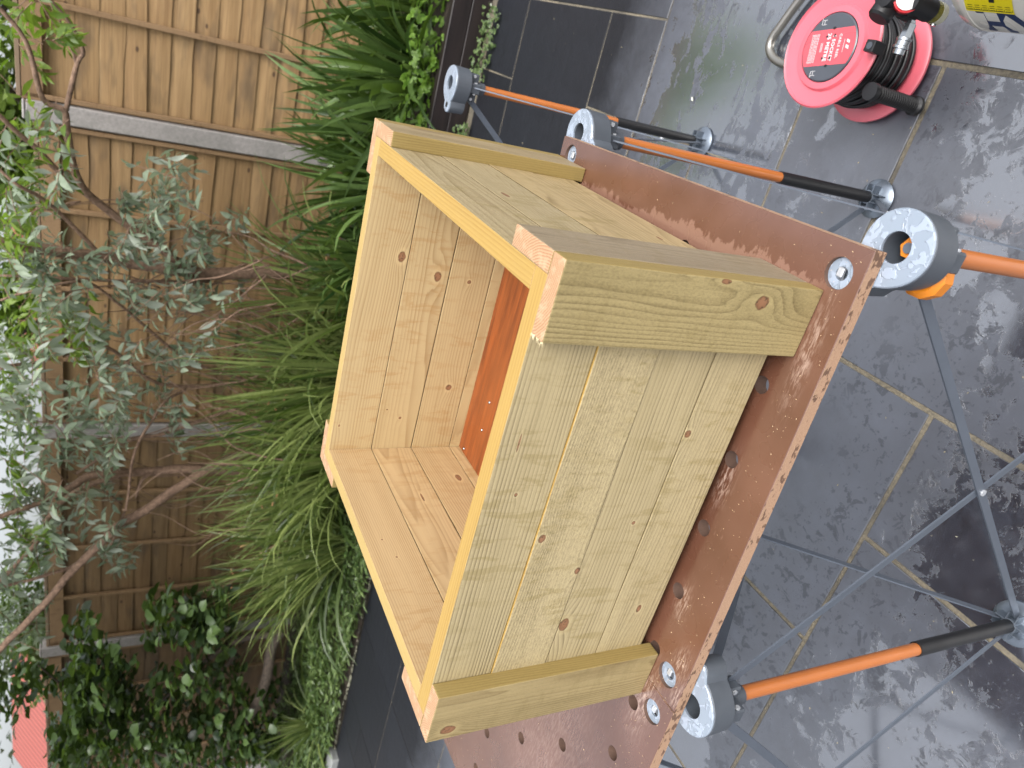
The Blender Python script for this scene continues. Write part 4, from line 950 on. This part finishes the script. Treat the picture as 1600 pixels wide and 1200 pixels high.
# ================================================================ CABLE REEL
red_m = plain('wet_red_plastic', (236, 108, 122), .35, .06, 25, .08, Coat_Weight=.7, Coat_Roughness=.25)
chrome = plain('chromed_metal', (196, 200, 204), .18, .08, 40, Metallic=.95)
RC = Vector((.3105, .680, ZG)); RR = .115; ZFk = .172
reel = thing('cable_reel', 'red extension cable reel with black flex and socket panel lying on the wet paving', 'cable reel', RC)
bm = bmesh.new(); add_lathe(bm, [(.0, .012), (.108, .012), (RR, .016), (RR, .021), (.108, .024), (.06, .024), (.06, .03)], n=64); bm2o('rear_flange', bm, red_m, reel, smooth=True, sharp=30)
bm = bmesh.new(); add_lathe(bm, [(.0, ZFk - .03), (.055, ZFk - .02), (.108, ZFk - .009), (RR - .0008, ZFk - .007), (RR, ZFk - .003), (RR - .003, ZFk), (.111, ZFk - .001), (.109, ZFk - .004), (.082, ZFk - .008), (.078, ZFk - .001), (.0665, ZFk), (.0655, ZFk - .006), (0, ZFk - .006)], n=72)
bm2o('front_flange', bm, red_m, reel, smooth=True, sharp=28)
bm = bmesh.new(); add_lathe(bm, [(.058, .02), (.058, ZFk - .022)], n=32); bm2o('drum', bm, black_m, reel)
cable_m = plain('black_rubber_cable', (20, 20, 22), .35, .2, 80)
bm = bmesh.new(); pts = []; N_ = 60
for k in range(22 * N_):
    t = k / N_ * 2 * math.pi; lay = k / (22 * N_) * 2.0; fr = lay % 1; fr = fr if int(lay) % 2 == 0 else 1 - fr
    rr = .082 + .0055 * int(lay) + .003 * math.sin(t * .37) ; pts.append((rr * math.cos(t), rr * math.sin(t), .036 + fr * .105 + .003 * math.sin(t * 1.0)))
add_tube(bm, pts, .0046, 8); bm2o('cable', bm, cable_m, reel, smooth=True)
bm = bmesh.new(); add_lathe(bm, [(.061, .03), (.079, .032), (.08, .135), (.06, .14)], n=48); bm2o('wound_cable', bm, cable_m, reel, smooth=True, sharp=40)
# socket panel
pan = bmesh.new(); add_lathe(pan, [(.0645, -.012), (.0645, .0005), (.0625, .002), (0, .002)], (0, 0, ZFk), n=64)
dark_pan = plain('dark_grey_panel', (76, 80, 88), .35, .1, 60, Coat_Weight=.3)
panel = bm2o('socket_panel', pan, dark_pan, reel, smooth=True, sharp=30)
ra = math.pi + .20      # reading direction
RX = Vector((math.cos(ra), math.sin(ra), 0)); RY = Vector((-math.sin(ra), math.cos(ra), 0))
pr = [];  hw = .034; rr = .0618
label_m = plain('red_label', (222, 88, 98), .3, .06, 50, Coat_Weight=.4); ink = plain('white_print', (235, 232, 232), .5, .04)
vs = []; a1 = math.asin(hw / rr)
out = [(rr * math.sin(t), rr * math.cos(t)) for t in [(-a1 + 2 * a1 * k / 12) for k in range(13)]] + [(rr * math.sin(t), -rr * math.cos(t)) for t in [(a1 - 2 * a1 * k / 12) for k in range(13)]]
bm = bmesh.new(); f = bm.faces.new([bm.verts.new(RX * a + RY * b + Vector((0, 0, ZFk + .0023))) for a, b in out]); bmesh.ops.recalc_face_normals(bm, faces=[f]); bm.normal_update()
if bm.faces[:][0].normal.z < 0: bmesh.ops.reverse_faces(bm, faces=bm.faces[:])
ex = bmesh.ops.extrude_face_region(bm, geom=bm.faces[:]); 
for v in [g for g in ex['geom'] if isinstance(g, bmesh.types.BMVert)]: v.co.z -= .0004
bmesh.ops.recalc_face_normals(bm, faces=bm.faces[:])
bm2o('red_band', bm, label_m, panel)
def text_mesh(s, size, bold=.0, spacing=1.0, extr=.0003):
    cu = bpy.data.curves.new('t', 'FONT'); cu.body = s; cu.size = size; cu.align_x = 'CENTER'; cu.align_y = 'CENTER'; cu.offset = bold; cu.space_character = spacing; cu.extrude = extr
    o = bpy.data.objects.new('t', cu); C.objects.link(o); bpy.context.view_layer.update()
    me = bpy.data.meshes.new_from_object(o.evaluated_get(bpy.context.evaluated_depsgraph_get())); bpy.data.objects.remove(o); return me
def put_text(s, size, a, b, parent, bold=.0003, name='lettering', z=ZFk + .0028, mat=ink, sp=1.0):
    me = text_mesh(s, size, bold, sp)
    mw = Matrix.Identity(4); q = RX * a + RY * b
    for i in range(3): mw[i][0] = RX[i]; mw[i][1] = RY[i]; mw[i][2] = (0, 0, 1)[i]; mw[i][3] = (q.x, q.y, z)[i]
    return link(name, me, mat, parent, mw)
put_text('CABLE REEL', .0078, .0, .0245, panel, .0001, sp=1.12)
put_text('4 SOCKET', .0105, .002, .0095, panel, .0002, sp=1.08)
put_text('25 METRE', .0115, .0, -.0035, panel, .0003, sp=1.08)
bm = bmesh.new()
def pbar(bm, a0, a1_, b0, b1, z=ZFk + .0028, shear=0):
    q = [RX * (a + shear * (b - b0)) + RY * b for a, b in ((a0, b0), (a1_, b0), (a1_, b1), (a0, b1))]
    v = [bm.verts.new(p + Vector((0, 0, z))) for p in q] + [bm.verts.new(p + Vector((0, 0, z - .0005))) for p in q]
    for f_ in ((0, 1, 2, 3), (7, 6, 5, 4), (0, 4, 5, 1), (1, 5, 6, 2), (2, 6, 7, 3), (3, 7, 4, 0)): bm.faces.new([v[i] for i in f_])
pbar(bm, -.012, -.007, .042, .049, shear=.5); pbar(bm, -.002, .004, .042, .049, shear=.5); pbar(bm, -.012, .012, .036, .0366)
bm2o('emblem', bm, ink, panel)
bm = bmesh.new()
for r_ in range(6):
    a = -.027
    while a < .026: l = rnd.uniform(.002, .006); pbar(bm, a, min(a + l, .028), -.030 - r_ * .0032, -.0291 - r_ * .0032); a += l + .001
for r_ in range(2):
    pbar(bm, -.009, .008, -.0165 - r_ * .003, -.0157 - r_ * .003)
o = bm2o('small_print', bm, ink, panel)
bm = bmesh.new()
for sg in (-1, 1): 
    pbar(bm, sg * .050 - .006, sg * .050 + .006, -.030, -.0292)
    pbar(bm, sg * .048 - .0045, sg * .048 - .0037, -.028, -.018); pbar(bm, sg * .048 + .0037, sg * .048 + .0045, -.028, -.018); pbar(bm, sg * .048 - .003, sg * .048 + .003, -.024, -.0232)
bm2o('symbol', bm, ink, panel)
for sg in (-1, 1):
    bm = bmesh.new()
    for (a, b, la, lb_) in ((sg * .021, .010 * 1, .0045, .003), (sg * .035, .0045, .0030, .0052), (sg * .0205, -.0085, .0028, .0045)):
        pbar(bm, a - la / 2 - .0006, a + la / 2 + .0006, b - lb_ / 2, b + lb_ / 2, z=ZFk + .0034)
    bm2o('socket_slot', bm, black_m, panel)
# reel knob, hub button and grip
kp = atz(1364, 73, ZG + ZFk + .01) - RC
bm = bmesh.new(); add_box(bm, kp.x - .011, kp.x + .011, kp.y - .011, kp.y + .011, ZFk - .012, ZFk + .02, .0025, 2); b_ = bm2o('reset_switch', bm, black_m, reel)
bm = bmesh.new(); add_lathe(bm, [(.0065, 0), (.0065, .001), (.005, .001)], (kp.x, kp.y, ZFk + .02), n=20); bm2o('switch_mark', bm, dark_pan, b_)
gp = Vector((.250 - RC.x, .556 - RC.y, 0)); bm = bmesh.new(); pr = [(0, .012), (.019, .012), (.019, .020), (.013, .024)]
for k in range(17): z = .026 + k * .0066; pr += [(.0118, z), (.0150, z + .0012), (.0150, z + .0034), (.0118, z + .0046)]
pr += [(.0125, .142), (.0165, .144), (.0175, .150), (.0165, .157), (.0, .158)]
add_lathe(bm, pr, (gp.x, gp.y, 0), n=24); bm2o('winding_grip', bm, black_m, reel, smooth=True, sharp=25)
tp = [atz(u, v, ZG + .02) - RC for u, v in ((1300, -60), (1250, 0), (1222, 38), (1206, 62), (1203, 80), (1214, 95), (1240, 104), (1290, 110))]
bm = bmesh.new(); P_ = smooth_path(tp, 6); add_tube(bm, P_, .0105, 14); bm2o('stand_frame', bm, plain('brushed_steel_tube', (172, 168, 160), .3, .1, 40, Metallic=.85), reel, smooth=True)

# ================================================================ AIR COMPRESSOR
tank_m = plain('cream_painted_tank', (238, 234, 222), .3, .04, 30, .05, Coat_Weight=.4)
AXX, AZ, AR = .495, .190, .125; YF, YN = .432, -.16
comp = thing('air_compressor', 'cream air compressor tank with blue lettering and black pressure fittings beside the cable reel', 'air compressor', (AXX, .2, ZG))
y0 = -.2   # local y of world 0
bm = bmesh.new(); prf = []
for k in range(9): t = math.pi / 2 * k / 8; prf.append((AR * math.sin(t), YF - .2 - .055 * (1 - math.cos(t)) if False else YF - .2 - .055 * (1 - math.cos(t))))
prf.append((AR + .0012, YF - .2 - .058)); prf.append((AR + .0012, YF - .2 - .066)); prf.append((AR, YF - .2 - .067))
prf.append((AR, YN - .2 + .055))
for k in range(8, -1, -1): t = math.pi / 2 * k / 8; prf.append((AR * math.sin(t), YN - .2 + .055 * (1 - math.cos(t))))
add_lathe(bm, prf, (0, 0, AZ), (0, 1, 0), n=56, close=False); bm2o('tank', bm, tank_m, comp, smooth=True, sharp=40)
def wrap(me, yc, ang, parent, name, mat, push=.0006):
    """text plane x -> -y along tank, text y -> around the tank (ang from -x, + = up)"""
    for v in me.vertices:
        a = ang + v.co.y / AR; r_ = AR + push + v.co.z
        v.co = Vector((-math.cos(a) * r_, yc - .2 - v.co.x, AZ + math.sin(a) * r_))
    return link(name, me, mat, parent)
blue_ink = plain('dark_blue_print', (16, 44, 92), .4, .05)
tm = text_mesh('HYUNDAI', .074, .0030, 1.05, .0003)
x_min = min(v.co.x for v in tm.vertices)
for v in tm.vertices: v.co.x = (v.co.x - x_min)
lp = .350
wrap(tm, lp, .23, comp, 'lettering', blue_ink)
def patch(w_, h_, yc, ang, name, mat, push, nseg=10):
    vs, fs = [], []
    for i in range(nseg + 1):
        for j in (0, 1): a = ang + (i / nseg - .5) * h_ / AR; r_ = AR + push; vs.append((-math.cos(a) * r_, yc - .2 - (j - .5) * w_, AZ + math.sin(a) * r_))
    for i in range(nseg): a = i * 2; fs.append((a, a + 1, a + 3, a + 2))
    return pyd(name, vs, fs, mat, comp)
yel = plain('yellow_sticker', (252, 232, 24), .35, .03)
stk = patch(.080, .05, .325, .68, 'warning_sticker', yel, .0006)
vsl = bmesh.new()
def onpatch(yc, ang, w_, h_, push=.0012):
    v = []
    for (i, j) in ((0, 0), (1, 0), (1, 1), (0, 1)): a = ang + (j - .5) * h_ / AR; r_ = AR + push; v.append(vsl.verts.new((-math.cos(a) * r_, yc - .2 - (i - .5) * w_, AZ + math.sin(a) * r_)))
    vsl.faces.new(v)
for k in range(7): onpatch(.325 + .0375 - k * .0125, .68, .0006, .042)
onpatch(.325, .68 - .021 / AR, .075, .0006); onpatch(.325, .68 + .021 / AR, .075, .0006); onpatch(.318, .66, .009, .006)
for k in range(6):
    for q in range(3): onpatch(.325 + .031 - k * .0125, .68 - .012 / AR - q * .004 / AR + .0, .008, .0008)
bm2o('sticker_print', vsl, black_m, comp)
# feet
for yy in (.255, -.05):
    bm = bmesh.new(); add_box(bm, -.085, .085, yy - .2 - .03, yy - .2 + .03, .06, .085, .004); add_box(bm, -.088, -.078, yy - .2 - .029, yy - .2 + .029, .028, .10, .002); add_box(bm, .078, .088, yy - .2 - .029, yy - .2 + .029, .028, .10, .002)
    f_ = bm2o('foot_bracket', bm, tank_m, comp)
    for sx in (-.082, .082):
        bm = bmesh.new(); add_lathe(bm, [(.018, 0), (.02, .01), (.015, .028)], (sx, yy - .2, 0), n=20); bm2o('rubber_foot', bm, black_m, comp, smooth=True, sharp=30)
# pressure regulator group (around picture 1375-1480, 0-95)
def cw(u, v, z):
    q = atz(u, v, z); return q - Vector(comp.location)
zr = -.52
c0 = cw(1415, 8, zr); dn = Vector((0, 0, -1)); vx = Vector((-1, 0, 0)); vy = Vector((0, -1, 0))
def cyl(name, o_, ax, prf, mat, n=28, parent=comp): bm_ = bmesh.new(); add_lathe(bm_, prf, o_, ax, n=n); return bm2o(name, bm_, mat, parent, smooth=True, sharp=28)
body = cyl('regulator_body', c0 + Vector((0, 0, .03)), dn, [(.0, -.028), (.017, -.026), (.019, -.015), (.019, .03), (.022, .032), (.022, .052), (0, .052)], black_m)
cyl('regulator_knob', c0 + Vector((-.012, .006, .035)), vx + Vector((0, 0, .4)), [(.018, -.01), (.0195, .0), (.0195, .018), (.016, .022), (0, .022)], black_m)
cyl('pressure_gauge', c0 + Vector((.002, -.022, .028)), Vector((.1, -.75, .75)), [(.0, -.01), (.019, -.008), (.021, .0), (.021, .010), (.0185, .011), (.0185, .009), (0, .009)], plain('gauge_red_rim', (214, 40, 48), .3, .05))
cyl('gauge_face', c0 + Vector((.002, -.022, .028)) + Vector((.1, -.75, .75)).normalized() * .0105, Vector((.1, -.75, .75)), [(.0175, 0), (.0175, .0006), (0, .0006)], plain('white_dial', (236, 236, 234), .2, .02))
bowl_m = plain('olive_clear_bowl', (150, 142, 62), .15, .1, Transmission_Weight=.35, IOR=1.4); cup_m = plain('milky_bowl_cup', (206, 204, 180), .25, .05)
q = cw(1448, 14, zr - .02)
cyl('filter_cap', q + Vector((0, 0, .02)), dn, [(0, -.03), (.018, -.028), (.019, .0), (.019, .026), (0, .026)], black_m); cyl('filter_bowl', q + Vector((0, 0, -.006)), dn, [(.0172, 0), (.0176, .014), (.0170, .015)], bowl_m)
cyl('bowl_cup', q + Vector((0, 0, -.021)), dn, [(.0178, 0), (.0178, .012), (.014, .018), (0, .018)], cup_m)
cyl('drain_button', q + Vector((-.0165, -.003, -.027)), vx, [(.005, 0), (.005, .003), (0, .003)], chrome, n=14)
cp = cw(1426, 32, zr)
cyl('quick_coupling', cp, vx, [(0, 0), (.007, .0), (.007, .004), (.0095, .005), (.0095, .026)], chrome, n=6)
cyl('coupling_sleeve', cp + vx * .026, vx, [(.009, 0), (.0125, .001), (.0125, .005), (.0112, .006), (.0112, .013), (.0128, .014), (.0128, .018), (.0095, .019), (.009, .027), (.005, .027), (.005, .018)], chrome)
bm = bmesh.new(); add_tube(bm, smooth_path([c0 + Vector((.0, .0, .02)), c0 + Vector((.03, -.005, .03)), Vector((.0, c0.y - .01, AZ + AR + .01))], 5), .007, 10); bm2o('pipe', bm, chrome, comp, smooth=True)
# motor/pump cover above the tank (outside the frame at the top)
bm = bmesh.new(); add_box(bm, -.07, .09, -.24, .12, AZ + AR + .012, AZ + AR + .16, .02, 3); bm2o('motor_cover', bm, black_m, comp, smooth=True, sharp=40)

# small debris on the paving
def on_pav():
    return Vector((rnd.uniform(-1.6, .6), rnd.uniform(-.4, 2.2), ZG + .001))
o = chips('paving_debris', on_pav, 260, .001, .0035, plain('pale_debris', (200, 186, 150), .8, .25)); o['kind'] = 'stuff'; tag(o, 'sparse pale wood crumbs and leaf bits lying on the wet slate', 'debris')
lb = LB()
for (u, v, s) in ((1083, 158, .016), (768, 10, .03), (1247, 108, .01)):
    p = atz(u, v, ZG + .004); lb.leaf(p, Vector((.6, .8, .05)), s, s * .5, nrm=Vector((0, 0, 1)), bend=.1)
o = lb.build('fallen_petals', plain('white_petal', (230, 232, 216), .6)); o['kind'] = 'stuff'; tag(o, 'few small white petals fallen on the dark paving', 'petals')
